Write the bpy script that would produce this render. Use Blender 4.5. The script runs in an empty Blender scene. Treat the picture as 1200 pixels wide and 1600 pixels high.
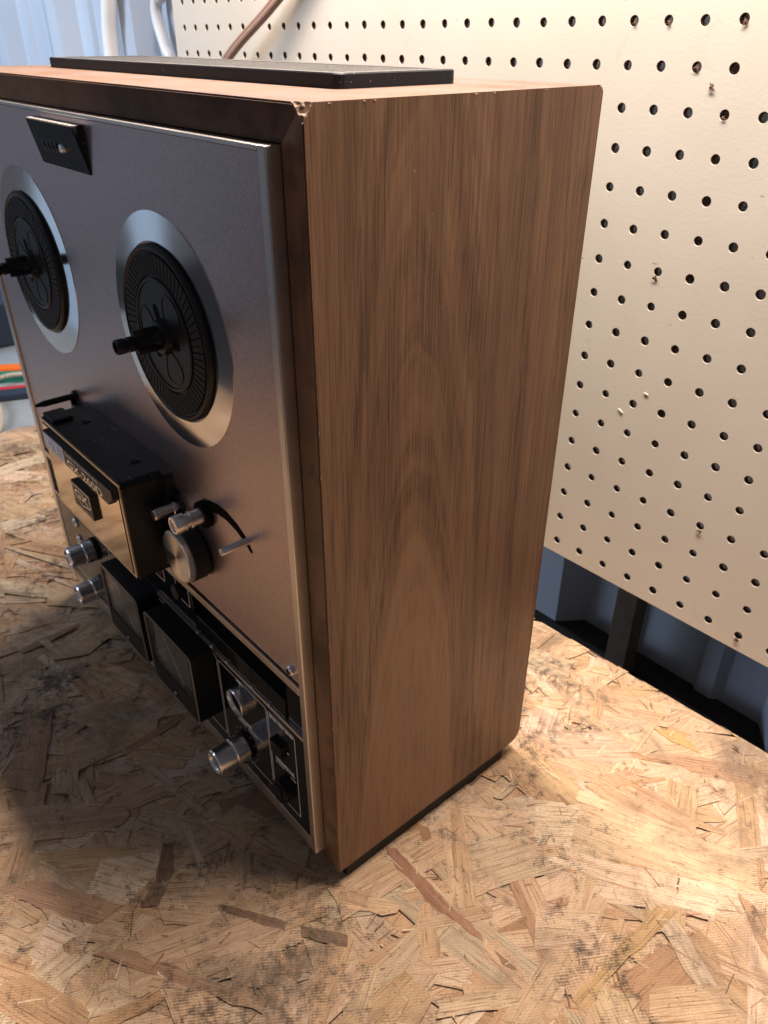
import bpy, bmesh, math, random
from mathutils import Matrix, Vector, noise

SC = bpy.context.scene
COL = SC.collection
random.seed(7)

# ------------------------------------------------------------------ camera
cam_d = bpy.data.cameras.new('camera')
cam = bpy.data.objects.new('camera', cam_d)
COL.objects.link(cam)
SC.camera = cam
RW = ((0.6512, 0.7589, 0.0007), (0.3993, -0.3418, -0.8507), (-0.6453, 0.5543, -0.5256))
cam.matrix_world = Matrix((
    (RW[0][0], -RW[1][0], -RW[2][0], 0.2592),
    (RW[0][1], -RW[1][1], -RW[2][1], -0.1831),
    (RW[0][2], -RW[1][2], -RW[2][2], 0.4934),
    (0, 0, 0, 1)))
cam_d.sensor_fit = 'VERTICAL'
cam_d.sensor_height = 36.0
cam_d.lens = 36.0 * 1210.9 / 1600.0
cam_d.clip_start = 0.01
cam_d.clip_end = 60
cam_d.dof.use_dof = True
cam_d.dof.focus_distance = 0.38
cam_d.dof.aperture_fstop = 22.0

# ------------------------------------------------------------------ light
world = bpy.data.worlds.new('World')
SC.world = world
world.use_nodes = True
bg = world.node_tree.nodes['Background']
bg.inputs['Color'].default_value = (0.66, 0.66, 0.78, 1)
bg.inputs['Strength'].default_value = 0.112


def area_light(name, loc, target, sx, sy, power, color):
    d = bpy.data.lights.new(name, 'AREA')
    d.shape = 'RECTANGLE'
    d.size = sx
    d.size_y = sy
    d.energy = power
    d.color = color
    o = bpy.data.objects.new(name, d)
    COL.objects.link(o)
    o.location = loc
    v = Vector(target) - Vector(loc)
    o.rotation_euler = v.to_track_quat('-Z', 'Y').to_euler()
    return o


# shop tube light hung over the bench, its long side along the bench
area_light('tube_light', (-0.140, 0.200, 1.01), (-0.140, 0.201, 0.0), 0.80, 0.09, 21.5, (1.0, 0.85, 0.74))
# cool daylight on the left wall, from an added lamp; no window is known
wl = area_light('wall_fill', (-1.75, -1.5, 1.5), (-1.45, 0.47, 0.45), 0.9, 0.9, 9.0, (0.68, 0.82, 1.0))
wl.data.spread = math.radians(62)  # narrow spread keeps this added lamp off the bench
# added cool fill lamp under the bench, brightens the gap below the pegboard
area_light('gap_fill', (-1.15, -0.25, -0.55), (0.0, 0.47, -0.05), 0.5, 0.4, 4.5, (0.60, 0.75, 1.0))
# the open door far to the left, low and cool, mirrored in the polished rings
area_light('door_daylight', (-3.0, -1.30, 0.15), (0.0, 0.0, 0.2), 0.40, 1.9, 1.0, (0.50, 0.72, 1.0))

SC.view_settings.view_transform = 'Standard'
SC.view_settings.look = 'None'
SC.view_settings.exposure = 0.31
SC.view_settings.gamma = 1.0
SC.view_settings.use_curve_mapping = False
SC.cycles.use_denoising = True
SC.cycles.max_bounces = 10
SC.cycles.diffuse_bounces = 5
SC.cycles.glossy_bounces = 6
SC.cycles.sample_clamp_indirect = 4.0

# ------------------------------------------------------------------ materials


class NT:
    def __init__(self, name):
        self.m = bpy.data.materials.new(name)
        self.m.use_nodes = True
        self.t = self.m.node_tree
        self.b = self.t.nodes['Principled BSDF']

    def n(self, kind, **kw):
        nd = self.t.nodes.new(kind)
        for k, v in kw.items():
            if k.startswith('i_'):
                nd.inputs[k[2:].replace('_', ' ')].default_value = v
            else:
                setattr(nd, k, v)
        return nd

    def l(self, a, b):
        self.t.links.new(a, b)

    def math(self, op, a, b=None, c=None):
        nd = self.t.nodes.new('ShaderNodeMath')
        nd.operation = op
        for i, v in enumerate((a, b, c)):
            if v is None:
                continue
            if hasattr(v, 'is_linked'):
                self.l(v, nd.inputs[i])
            else:
                nd.inputs[i].default_value = v
        return nd.outputs[0]

    def mix(self, fac, a, b, mode='MIX'):
        nd = self.t.nodes.new('ShaderNodeMix')
        nd.data_type = 'RGBA'
        nd.blend_type = mode
        for s, v in ((nd.inputs[0], fac), (nd.inputs[6], a), (nd.inputs[7], b)):
            if hasattr(v, 'is_linked'):
                self.l(v, s)
            elif isinstance(v, (int, float)):
                s.default_value = v
            else:
                s.default_value = (*v, 1)
        return nd.outputs[2]

    def ramp(self, fac, stops):
        nd = self.t.nodes.new('ShaderNodeValToRGB')
        el = nd.color_ramp.elements
        while len(el) < len(stops):
            el.new(0.5)
        for e, (p, c) in zip(el, stops):
            e.position = p
            e.color = (*c, 1) if len(c) == 3 else c
        self.l(fac, nd.inputs[0])
        return nd.outputs[0]

    def smooth(self, v, lo, hi):
        nd = self.t.nodes.new('ShaderNodeMapRange')
        nd.interpolation_type = 'SMOOTHSTEP'
        nd.inputs[1].default_value = lo
        nd.inputs[2].default_value = hi
        self.l(v, nd.inputs[0])
        return nd.outputs[0]

    def pos(self, scale=(1, 1, 1), rot=(0, 0, 0), src='Object'):
        tc = self.t.nodes.new('ShaderNodeTexCoord')
        mp = self.t.nodes.new('ShaderNodeMapping')
        mp.inputs['Scale'].default_value = scale
        mp.inputs['Rotation'].default_value = rot
        self.l(tc.outputs[src], mp.inputs[0])
        return mp.outputs[0]

    def noise(self, vec, scale, detail=3, rough=0.5, dist=0.0):
        nd = self.n('ShaderNodeTexNoise')
        nd.inputs['Scale'].default_value = scale
        nd.inputs['Detail'].default_value = detail
        nd.inputs['Roughness'].default_value = rough
        nd.inputs['Distortion'].default_value = dist
        self.l(vec, nd.inputs['Vector'])
        return nd.outputs[0]

    def bump(self, h, strength, dist):
        nd = self.n('ShaderNodeBump')
        nd.inputs['Strength'].default_value = strength
        nd.inputs['Distance'].default_value = dist
        self.l(h, nd.inputs['Height'])
        self.l(nd.outputs[0], self.b.inputs['Normal'])

    def set(self, **kw):
        for k, v in kw.items():
            k = k.replace('_', ' ')
            s = self.b.inputs[k]
            if hasattr(v, 'is_linked'):
                self.l(v, s)
            elif isinstance(v, tuple):
                s.default_value = (*v, 1)
            else:
                s.default_value = v
        return self


def basic(name, col, rough=0.5, metal=0.0, spec=0.35, grain=0.0, gscale=300, dust=0.0):
    t = NT(name)
    t.set(Metallic=metal, Specular_IOR_Level=spec)
    n = t.noise(t.pos(src='Object'), gscale, 3, 0.6)
    c = t.mix(n, tuple(x * (1 - grain) for x in col), tuple(min(1, x * (1 + grain)) for x in col))
    r = t.math('MULTIPLY_ADD', t.noise(t.pos(), 35, 3), 0.16, rough - 0.08)
    if dust:
        d = t.noise(t.pos(), 900, 2, 0.7)
        d2 = t.noise(t.pos(), 60, 3, 0.6)
        m = t.math('MULTIPLY', t.smooth(d, 0.66, 0.74), t.smooth(d2, 0.40, 0.62))
        m = t.math('MULTIPLY', m, dust)
        c = t.mix(m, c, (0.55, 0.53, 0.50))
        r = t.math('MULTIPLY_ADD', m, 0.4, r)
    t.set(Base_Color=c, Roughness=r)
    return t.m


def veneer(name, base=1.0, axis='Y', gloss=0.36):
    """walnut grain running along Z, across the axis given; lacquered"""
    t = NT(name)
    tc = t.n('ShaderNodeTexCoord')
    sep = t.n('ShaderNodeSeparateXYZ')
    t.l(tc.outputs['Object'], sep.inputs[0])
    if axis == 'Y':
        a, z, o = sep.outputs[1], sep.outputs[2], sep.outputs[0]
    elif axis == 'X':
        a, z, o = sep.outputs[0], sep.outputs[2], sep.outputs[1]
    else:
        a, z, o = sep.outputs[1], sep.outputs[0], sep.outputs[2]
    com = t.n('ShaderNodeCombineXYZ')
    t.l(a, com.inputs[0])
    t.l(z, com.inputs[1])
    t.l(o, com.inputs[2])
    P = com.outputs[0]
    mp = t.n('ShaderNodeMapping')
    mp.inputs['Scale'].default_value = (13, 1.9, 3)
    t.l(P, mp.inputs[0])
    warp = t.noise(mp.outputs[0], 1.0, 3, 0.55)
    # nested parabolas: the flat-sawn cathedral figure
    w = t.math('MULTIPLY_ADD', warp, 0.022, a)
    dy = t.math('SUBTRACT', w, 0.074)
    f = t.math('MULTIPLY', dy, dy)
    f = t.math('MULTIPLY_ADD', z, 0.0095, f)
    f = t.math('MULTIPLY_ADD', warp, 0.0016, f)
    f1 = t.math('SQRT', t.math('ABSOLUTE', t.math('SUBTRACT', f, 0.0032)))
    com2 = t.n('ShaderNodeCombineXYZ')
    t.l(f1, com2.inputs[0])
    bands = t.noise(com2.outputs[0], 130, 4, 0.62)
    com3 = t.n('ShaderNodeCombineXYZ')
    t.l(w, com3.inputs[0])
    t.l(t.math('MULTIPLY', z, 0.12), com3.inputs[1])
    broad = t.noise(com3.outputs[0], 42, 3, 0.5)
    mp2 = t.n('ShaderNodeMapping')
    mp2.inputs['Scale'].default_value = (1050, 9, 40)
    t.l(P, mp2.inputs[0])
    pores = t.noise(mp2.outputs[0], 1.0, 2, 0.6)
    mp3 = t.n('ShaderNodeMapping')
    mp3.inputs['Scale'].default_value = (420, 3.0, 10)
    t.l(P, mp3.inputs[0])
    streak = t.noise(mp3.outputs[0], 1.0, 3, 0.6)
    c = t.ramp(bands, [(0.36, (0.138, 0.073, 0.043)), (0.44, (0.210, 0.112, 0.063)),
                       (0.55, (0.255, 0.140, 0.078)), (0.68, (0.196, 0.105, 0.060))])
    c = t.mix(t.math('MULTIPLY', t.smooth(broad, 0.40, 0.62), 0.48), c, (0.138, 0.073, 0.046))
    c = t.mix(t.math('MULTIPLY', t.smooth(streak, 0.42, 0.72), 0.42), c, (0.085, 0.047, 0.032))
    mp4 = t.n('ShaderNodeMapping')
    mp4.inputs['Scale'].default_value = (1250, 34, 40)
    t.l(P, mp4.inputs[0])
    dash = t.smooth(t.noise(mp4.outputs[0], 1.0, 2, 0.6), 0.53, 0.60)
    pf = t.math('MAXIMUM', t.smooth(pores, 0.52, 0.60), t.math('MULTIPLY', dash, 0.85))
    pf = t.math('MULTIPLY', pf, t.math('MULTIPLY_ADD', t.smooth(bands, 0.60, 0.40), 0.46, 0.22))
    c = t.mix(pf, c, (0.056, 0.031, 0.021))
    mp5 = t.n('ShaderNodeMapping')
    mp5.inputs['Scale'].default_value = (560, 5, 20)
    t.l(P, mp5.inputs[0])
    ln_ = t.smooth(t.noise(mp5.outputs[0], 1.0, 3, 0.7), 0.55, 0.62)
    c = t.mix(t.math('MULTIPLY', ln_, 0.26), c, (0.080, 0.042, 0.027))
    arch = t.math('MULTIPLY', t.smooth(f, 0.00330, 0.00312), 0.45)
    c = t.mix(arch, c, (0.320, 0.178, 0.095))
    # a few pale specks and rubs
    sp = t.smooth(t.noise(t.pos(), 260, 1, 0.5), 0.80, 0.84)
    c = t.mix(t.math('MULTIPLY', sp, 0.5), c, (0.38, 0.28, 0.2))
    if base != 1.0:
        c = t.mix(1.0, c, (base, base * 0.94, base * 0.92), 'MULTIPLY')
    r = t.math('MULTIPLY_ADD', t.noise(t.pos(), 22, 4), 0.22, gloss - 0.10)
    r = t.math('MULTIPLY_ADD', pf, 0.2, r)
    t.set(Base_Color=c, Roughness=r, Specular_IOR_Level=0.32)
    t.bump(t.math('MULTIPLY', pores, -1.0), 0.10, 0.0003)
    return t.m


def dusty_top():
    m = MAT['veneer_x'].copy()
    m.name = 'dusty_walnut_veneer'
    t = NT.__new__(NT)
    t.m, t.t = m, m.node_tree
    t.b = next(n for n in t.t.nodes if n.type == 'BSDF_PRINCIPLED')
    old = t.b.inputs['Base Color'].links[0].from_socket
    geo = t.n('ShaderNodeNewGeometry')
    up = t.n('ShaderNodeSeparateXYZ')
    t.l(geo.outputs['Normal'], up.inputs[0])
    P = geo.outputs['Position']
    f = t.math('MULTIPLY_ADD', t.noise(P, 380, 3, 0.7), 0.5, t.math('MULTIPLY', t.noise(P, 28, 4, 0.6), 0.6))
    f = t.math('MULTIPLY', t.smooth(f, 0.38, 0.72), t.smooth(up.outputs[2], 0.6, 0.95))
    t.set(Base_Color=t.mix(t.math('MULTIPLY', f, 0.80), t.mix(1.0, old, (0.62, 0.60, 0.60), 'MULTIPLY'), (0.165, 0.130, 0.118)), Roughness=t.math('MULTIPLY_ADD', f, 0.25, 0.58), Specular_IOR_Level=0.2)
    return m


def osb():
    t = NT('osb_strand_wood')
    at = t.n('ShaderNodeAttribute', attribute_name='tint')
    uv = t.n('ShaderNodeUVMap')
    uv.uv_map = 'grain'
    mp = t.n('ShaderNodeMapping')
    mp.inputs['Scale'].default_value = (30, 900, 1)
    t.l(uv.outputs[0], mp.inputs[0])
    g = t.noise(mp.outputs[0], 1.0, 4, 0.62, 0.3)
    mp2 = t.n('ShaderNodeMapping')
    mp2.inputs['Scale'].default_value = (9, 130, 1)
    t.l(uv.outputs[0], mp2.inputs[0])
    g2 = t.noise(mp2.outputs[0], 1.0, 3, 0.6, 0.6)
    geo = t.n('ShaderNodeNewGeometry')
    P = geo.outputs['Position']
    c = t.mix(1.0, at.outputs['Color'], t.ramp(g2, [(0.28, (0.78, 0.72, 0.66)), (0.5, (1.0, 0.98, 0.96)), (0.75, (1.10, 1.09, 1.07))]), 'MULTIPLY')
    c = t.mix(1.0, c, t.ramp(g, [(0.35, (0.44, 0.34, 0.26)), (0.45, (0.95, 0.93, 0.91)), (0.8, (1.12, 1.12, 1.11))]), 'MULTIPLY')
    # blotchy resin
    bl = t.noise(P, 26, 4, 0.62)
    c = t.mix(t.math('MULTIPLY', t.smooth(bl, 0.45, 0.75), 0.38), c, (0.48, 0.29, 0.15))
    # press-screen imprint filled with grime
    mr = t.n('ShaderNodeMapping')
    mr.inputs['Rotation'].default_value = (0, 0, math.radians(34))
    t.l(P, mr.inputs[0])
    wob = t.noise(P, 90, 2, 0.5)
    sx = t.n('ShaderNodeSeparateXYZ')
    t.l(mr.outputs[0], sx.inputs[0])
    wx = t.math('SINE', t.math('MULTIPLY_ADD', wob, 9.0, t.math('MULTIPLY', sx.outputs[0], 2 * math.pi / 0.0017)))
    wy = t.math('SINE', t.math('MULTIPLY_ADD', wob, 9.0, t.math('MULTIPLY', sx.outputs[1], 2 * math.pi / 0.0025)))
    scr = t.math('MULTIPLY_ADD', wy, 0.2, t.math('MULTIPLY', wx, 0.8))
    d1 = t.noise(P, 7.5, 5, 0.62, 0.4)
    d2 = t.noise(P, 170, 3, 0.7)
    d3 = t.noise(P, 34, 4, 0.65, 0.8)
    region = t.smooth(d1, 0.40, 0.68)
    dirt = t.math('MULTIPLY_ADD', scr, 0.06, t.math('MULTIPLY_ADD', d2, 0.75, t.math('MULTIPLY', d3, 0.65)))
    dirt = t.math('MULTIPLY_ADD', region, 0.24, dirt)
    dirt = t.smooth(dirt, 0.77, 1.06)
    rid = t.math('MULTIPLY', t.smooth(scr, 0.1, 0.9), t.math('MULTIPLY', t.smooth(t.noise(P, 19, 4, 0.6, 0.5), 0.36, 0.60), 0.42))
    c = t.mix(rid, c, (0.26, 0.17, 0.105))
    c = t.mix(t.math('MULTIPLY', dirt, 0.88), c, (0.042, 0.034, 0.028))
    gr = t.math('MULTIPLY', t.smooth(t.noise(P, 10, 7, 0.74, 0.9), 0.46, 0.69), 0.78)
    c = t.mix(gr, c, (0.19, 0.135, 0.090))
    fl = t.smooth(t.noise(P, 480, 2, 0.6), 0.62, 0.74)
    c = t.mix(t.math('MULTIPLY', fl, 0.70), c, (0.13, 0.075, 0.045))
    fb = t.noise(P, 62, 4, 0.7, 1.5)
    c = t.mix(t.math('MULTIPLY', t.smooth(fb, 0.54, 0.70), 0.40), c, (0.40, 0.26, 0.16))
    t.set(Base_Color=c, Roughness=t.math('MULTIPLY_ADD', g, 0.25, 0.52), Specular_IOR_Level=0.32)
    h = t.math('MULTIPLY_ADD', g, 0.8, t.math('MULTIPLY', scr, 0.20))
    h = t.math('MULTIPLY_ADD', d2, 0.6, h)
    t.bump(h, 0.7, 0.0008)
    return t.m


def pegpaint():
    t = NT('cream_painted_hardboard')
    P = t.pos()
    c = t.mix(t.smooth(t.noise(P, 5, 5, 0.6), 0.3, 0.75), (0.62, 0.585, 0.515), (0.56, 0.525, 0.455))
    sm = t.math('MULTIPLY', t.smooth(t.noise(P, 22, 5, 0.7, 1.0), 0.60, 0.75), 0.30)
    c = t.mix(sm, c, (0.40, 0.36, 0.30))
    # thin scuffs
    mp = t.pos((40, 1, 260), (0, 0.35, 0))
    sc = t.math('MULTIPLY', t.smooth(t.noise(mp, 1.0, 2, 0.5), 0.70, 0.74), t.smooth(t.noise(P, 45, 2), 0.56, 0.62))
    c = t.mix(t.math('MULTIPLY', sc, 0.75), c, (0.20, 0.17, 0.14))
    sp = t.smooth(t.noise(P, 330, 1), 0.77, 0.80)
    c = t.mix(t.math('MULTIPLY', sp, 0.35), c, (0.28, 0.24, 0.2))
    t.set(Base_Color=c, Roughness=t.math('MULTIPLY_ADD', t.noise(P, 30, 4), 0.25, 0.36), Specular_IOR_Level=0.45)
    t.bump(t.noise(P, 420, 3, 0.6), 0.18, 0.0004)
    return t.m


def brushed():
    t = NT('brushed_aluminium')
    P = t.pos((60, 60, 1700))
    h = t.noise(P, 1.0, 3, 0.6)
    s = t.noise(t.pos(), 950, 2, 0.6)
    c = t.mix(t.smooth(s, 0.3, 0.7), (0.52, 0.42, 0.41), (0.67, 0.555, 0.545))
    t.set(Base_Color=c, Metallic=1.0, Roughness=t.math('MULTIPLY_ADD', s, 0.14, 0.30))
    t.bump(t.math('ADD', t.math('MULTIPLY', h, 0.5), s), 0.16, 0.0003)
    return t.m


def turned(name, rough=0.14, col=(0.74, 0.73, 0.73), aniso=0.8):
    """aluminium turned on a lathe: fine circular grooves round the Y axis"""
    t = NT(name)
    tc = t.n('ShaderNodeTexCoord')
    sep = t.n('ShaderNodeSeparateXYZ')
    t.l(tc.outputs['Object'], sep.inputs[0])
    x, z = sep.outputs[0], sep.outputs[2]
    r = t.math('SQRT', t.math('ADD', t.math('MULTIPLY', x, x), t.math('MULTIPLY', z, z)))
    cb = t.n('ShaderNodeCombineXYZ')
    t.l(r, cb.inputs[0])
    g = t.noise(cb.outputs[0], 2600, 2, 0.6)
    sm = t.noise(t.pos(), 45, 4, 0.6)
    t.set(Base_Color=col, Metallic=1.0, Roughness=t.math('MULTIPLY_ADD', sm, 0.10, rough), Anisotropic=aniso)
    tg = t.n('ShaderNodeTangent', direction_type='RADIAL', axis='Y')
    t.l(tg.outputs[0], t.b.inputs['Tangent'])
    t.bump(g, 0.10, 0.00012)
    return t.m


def scuffed_black(name, rough=0.42):
    t = NT(name)
    P = t.pos()
    mp = t.pos((40, 260, 260), (0.2, 0.1, 0.5))
    sc = t.math('MULTIPLY', t.smooth(t.noise(mp, 1.0, 3, 0.6), 0.60, 0.72), t.smooth(t.noise(P, 70, 4), 0.48, 0.66))
    c = t.mix(t.math('MULTIPLY', sc, 0.8), (0.014, 0.014, 0.015), (0.24, 0.235, 0.23))
    t.set(Base_Color=c, Roughness=t.math('MULTIPLY_ADD', t.noise(P, 55, 4), 0.2, rough - 0.1), Specular_IOR_Level=0.28)
    t.bump(t.noise(P, 700, 2), 0.12, 0.0003)
    return t.m


def dusty_black(name, amount=0.5):
    t = NT(name)
    P = t.pos()
    geo = t.n('ShaderNodeNewGeometry')
    up = t.n('ShaderNodeSeparateXYZ')
    t.l(geo.outputs['Normal'], up.inputs[0])
    flat = t.smooth(up.outputs[2], 0.6, 0.95)
    d = t.noise(P, 420, 3, 0.7)
    d2 = t.noise(P, 40, 4, 0.6)
    film = t.math('MULTIPLY', flat, t.math('MULTIPLY_ADD', t.smooth(d, 0.35, 0.75), 0.6, t.math('MULTIPLY', d2, 0.5)))
    sp = t.smooth(t.noise(P, 620, 1), 0.72, 0.78)
    m = t.math('MINIMUM', t.math('MULTIPLY_ADD', film, amount, t.math('MULTIPLY', sp, 0.55)), 0.8)
    c = t.mix(m, (0.012, 0.013, 0.017), (0.42, 0.40, 0.37))
    t.set(Base_Color=c, Roughness=t.math('MULTIPLY_ADD', m, 0.4, 0.46), Specular_IOR_Level=0.22)
    return t.m


def glass():
    t = NT('meter_glass')
    t.set(Base_Color=(0.85, 0.87, 0.88), Roughness=0.06, Transmission_Weight=1.0, IOR=1.45)
    return t.m


def chipboard():
    t = NT('raw_chipboard')
    P = t.pos()
    n = t.noise(P, 520, 4, 0.7)
    c = t.ramp(n, [(0.3, (0.16, 0.09, 0.055)), (0.5, (0.30, 0.20, 0.14)), (0.7, (0.52, 0.42, 0.34))])
    t.set(Base_Color=c, Roughness=0.75)
    t.bump(n, 0.6, 0.0008)
    return t.m


def knurled():
    t = NT('knurled_aluminium')
    tc = t.n('ShaderNodeTexCoord')
    sep = t.n('ShaderNodeSeparateXYZ')
    t.l(tc.outputs['Object'], sep.inputs[0])
    an = t.math('ARCTAN2', sep.outputs[0], sep.outputs[2])
    s = t.math('SINE', t.math('MULTIPLY', an, 90.0))
    t.set(Base_Color=(0.72, 0.70, 0.68), Metallic=1.0, Roughness=0.28)
    t.bump(s, 0.6, 0.0006)
    return t.m


def corrugated():
    t = NT('pale_blue_painted_steel')
    P = t.pos()
    c = t.mix(t.smooth(t.noise(P, 3, 4), 0.35, 0.7), (0.47, 0.51, 0.57), (0.40, 0.44, 0.51))
    st = t.noise(t.pos((30, 1, 2.2)), 1.0, 4, 0.6)
    c = t.mix(t.math('MULTIPLY', t.smooth(st, 0.55, 0.75), 0.25), c, (0.24, 0.26, 0.30))
    t.set(Base_Color=c, Roughness=0.42, Specular_IOR_Level=0.5)
    return t.m


MAT = {}
MAT['veneer'] = veneer('walnut_veneer')
MAT['veneer_x'] = veneer('walnut_veneer_lengthwise', 1.0, 'Z')
MAT['veneer_top'] = dusty_top()
MAT['chip'] = chipboard()
MAT['osb'] = osb()
MAT['osb_edge'] = basic('osb_edge', (0.30, 0.20, 0.12), 0.8, grain=0.5, gscale=90)
MAT['peg'] = pegpaint()
MAT['peg_torn'] = basic('torn_brown_fibre', (0.13, 0.07, 0.045), 0.85, grain=0.5, gscale=700)
MAT['peg_core'] = basic('raw_brown_hardboard', (0.10, 0.062, 0.042), 0.85, grain=0.4, gscale=700)
MAT['plate'] = brushed()
MAT['trim'] = basic('satin_champagne_trim', (0.72, 0.67, 0.62), 0.34, 1.0, grain=0.04, gscale=500)
MAT['ring'] = turned('polished_turned_aluminium', 0.05, aniso=0.4)
MAT['cap'] = turned('turned_aluminium_cap', 0.24, (0.92, 0.88, 0.84), 0.9)
MAT['knurl'] = knurled()
MAT['chrome'] = basic('chrome', (0.90, 0.90, 0.92), 0.27, 1.0, grain=0.05)
MAT['steel'] = basic('polished_steel', (0.80, 0.76, 0.73), 0.28, 1.0, grain=0.05)
MAT['rubber'] = basic('black_rubber', (0.017, 0.017, 0.018), 0.62, grain=0.3, dust=0.10)
MAT['platter'] = basic('black_platter_plastic', (0.012, 0.012, 0.013), 0.40, grain=0.2, dust=0.12)
MAT['blackplastic'] = basic('black_plastic', (0.010, 0.011, 0.014), 0.38, spec=0.25, grain=0.2, dust=0.18)
MAT['housing'] = scuffed_black('scuffed_black_paint')
MAT['gloss'] = basic('gloss_black_panel', (0.006, 0.006, 0.007), 0.13, spec=0.6, dust=0.10)
MAT['key'] = basic('gloss_black_key', (0.014, 0.013, 0.011), 0.12, spec=0.6, dust=0.08)
MAT['void'] = basic('unlit_black', (0.004, 0.004, 0.004), 0.8, spec=0.1)
MAT['grille'] = dusty_black('dusty_black_grille', 0.40)
MAT['counter'] = dusty_black('dusty_black_counter', 1.2)
MAT['mirror'] = basic('gold_mirror_plate', (0.80, 0.68, 0.52), 0.09, 1.0, grain=0.02)
MAT['cream'] = basic('champagne_border', (0.74, 0.63, 0.50), 0.30, 1.0, grain=0.03)
MAT['white'] = basic('white_print', (0.90, 0.90, 0.90), 0.5)
MAT['blue'] = basic('blue_enamel', (0.42, 0.56, 0.98), 0.22, 0.3, grain=0.1)
MAT['silver'] = basic('silver_print', (0.66, 0.64, 0.62), 0.25, 0.8)
MAT['dial'] = basic('meter_dial', (0.20, 0.19, 0.18), 0.5)
MAT['reflectpink'] = basic('painted_pink_reflection', (0.42, 0.34, 0.33), 0.5)  # pinkish reflection in the meter, painted as a colour
MAT['needle'] = basic('meter_needle', (0.95, 0.95, 0.97), 0.4)
MAT['glass'] = glass()
MAT['red'] = basic('red_lamp_lens', (0.20, 0.010, 0.018), 0.2)
MAT['edge_line'] = basic('worn_bright_edge', (0.50, 0.46, 0.40), 0.4, 0.7)
MAT['wall'] = corrugated()
MAT['pvc'] = basic('white_plastic_pipe', (0.78, 0.76, 0.74), 0.35, grain=0.04, gscale=40)
MAT['stud'] = basic('brown_timber', (0.13, 0.085, 0.055), 0.75, grain=0.4, gscale=60)
MAT['dark_brown'] = basic('dark_brown', (0.028, 0.022, 0.018), 0.8, grain=0.4, gscale=60)
MAT['floor'] = basic('grey_concrete', (0.20, 0.21, 0.22), 0.75, grain=0.3, gscale=12)
MAT['shelf'] = basic('grey_metal_top', (0.27, 0.29, 0.30), 0.55, grain=0.35, gscale=10)
MAT['orange'] = basic('orange_plastic', (0.85, 0.17, 0.02), 0.4, grain=0.1)
MAT['green'] = basic('green_paint', (0.02, 0.20, 0.13), 0.45, grain=0.2)
MAT['redpaint'] = basic('red_plastic', (0.50, 0.02, 0.03), 0.4, grain=0.1)
MAT['beige'] = basic('beige_cable', (0.42, 0.36, 0.28), 0.5, grain=0.1)
MAT['wire'] = basic('brown_cord', (0.25, 0.165, 0.13), 0.45, grain=0.2)
MAT['navy'] = basic('dark_blue_plastic', (0.02, 0.03, 0.05), 0.5)
MAT['crumb'] = basic('white_crumb', (0.75, 0.74, 0.72), 0.8)
MAT['greenedge'] = basic('pale_green_edge_paint', (0.25, 0.30, 0.23), 0.7, grain=0.4, gscale=60)

# ------------------------------------------------------------------ helpers
ZTAB = -0.008     # height of the bench top; the cabinet stands 20 mm above it on its feet
LOW = ('workbench_top', 'white_crumb', 'hanging_cord')
WL = {}      # world location of every object's origin


def link(name, data, mat, parent=None, loc=(0, 0, 0)):
    o = bpy.data.objects.new(name, data)
    COL.objects.link(o)
    if parent is not None and parent.name == 'workbench_top' or name in LOW:
        loc = (loc[0], loc[1], loc[2] + ZTAB)
    if mat is not None and data is not None and not data.materials:
        data.materials.append(MAT[mat] if isinstance(mat, str) else mat)
    w = Vector(loc)
    if parent is not None:
        o.parent = parent
        o.location = w - WL[parent.name]
    else:
        o.location = w
    WL[o.name] = w
    return o


def root(name, label, cat, loc=(0, 0, 0), group=None):
    o = link(name, None, None, None, loc)
    return tag(o, label, cat, group)


def tag(o, label=None, cat=None, group=None, kind=None):
    if label:
        o['label'] = label
    if cat:
        o['category'] = cat
    if group:
        o['group'] = group
    if kind:
        o['kind'] = kind
    return o


def done(bm, smooth=False):
    bmesh.ops.recalc_face_normals(bm, faces=bm.faces)
    me = bpy.data.meshes.new('mesh')
    bm.to_mesh(me)
    bm.free()
    if smooth:
        for p in me.polygons:
            p.use_smooth = True
        try:
            me.set_sharp_from_angle(angle=math.radians(35))
        except Exception:
            pass
    return me


def put(name, bm, mat, parent=None, loc=(0, 0, 0), smooth=False):
    return link(name, done(bm, smooth), mat, parent, loc)


def box(bm, x0, x1, y0, y1, z0, z1, bev=0.0, seg=2):
    t = bmesh.new()
    bmesh.ops.create_cube(t, size=1)
    for v in t.verts:
        v.co = Vector(((x0 + x1) / 2 + v.co.x * (x1 - x0), (y0 + y1) / 2 + v.co.y * (y1 - y0), (z0 + z1) / 2 + v.co.z * (z1 - z0)))
    if bev:
        bmesh.ops.bevel(t, geom=list(t.edges), offset=bev, segments=seg, affect='EDGES', profile=0.6)
    merge(bm, t)
    return bm


def merge(bm, t):
    me = bpy.data.meshes.new('tmp')
    t.to_mesh(me)
    t.free()
    bm.from_mesh(me)
    bpy.data.meshes.remove(me)


def B(*a, **k):
    return box(bmesh.new(), *a, **k)


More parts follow.
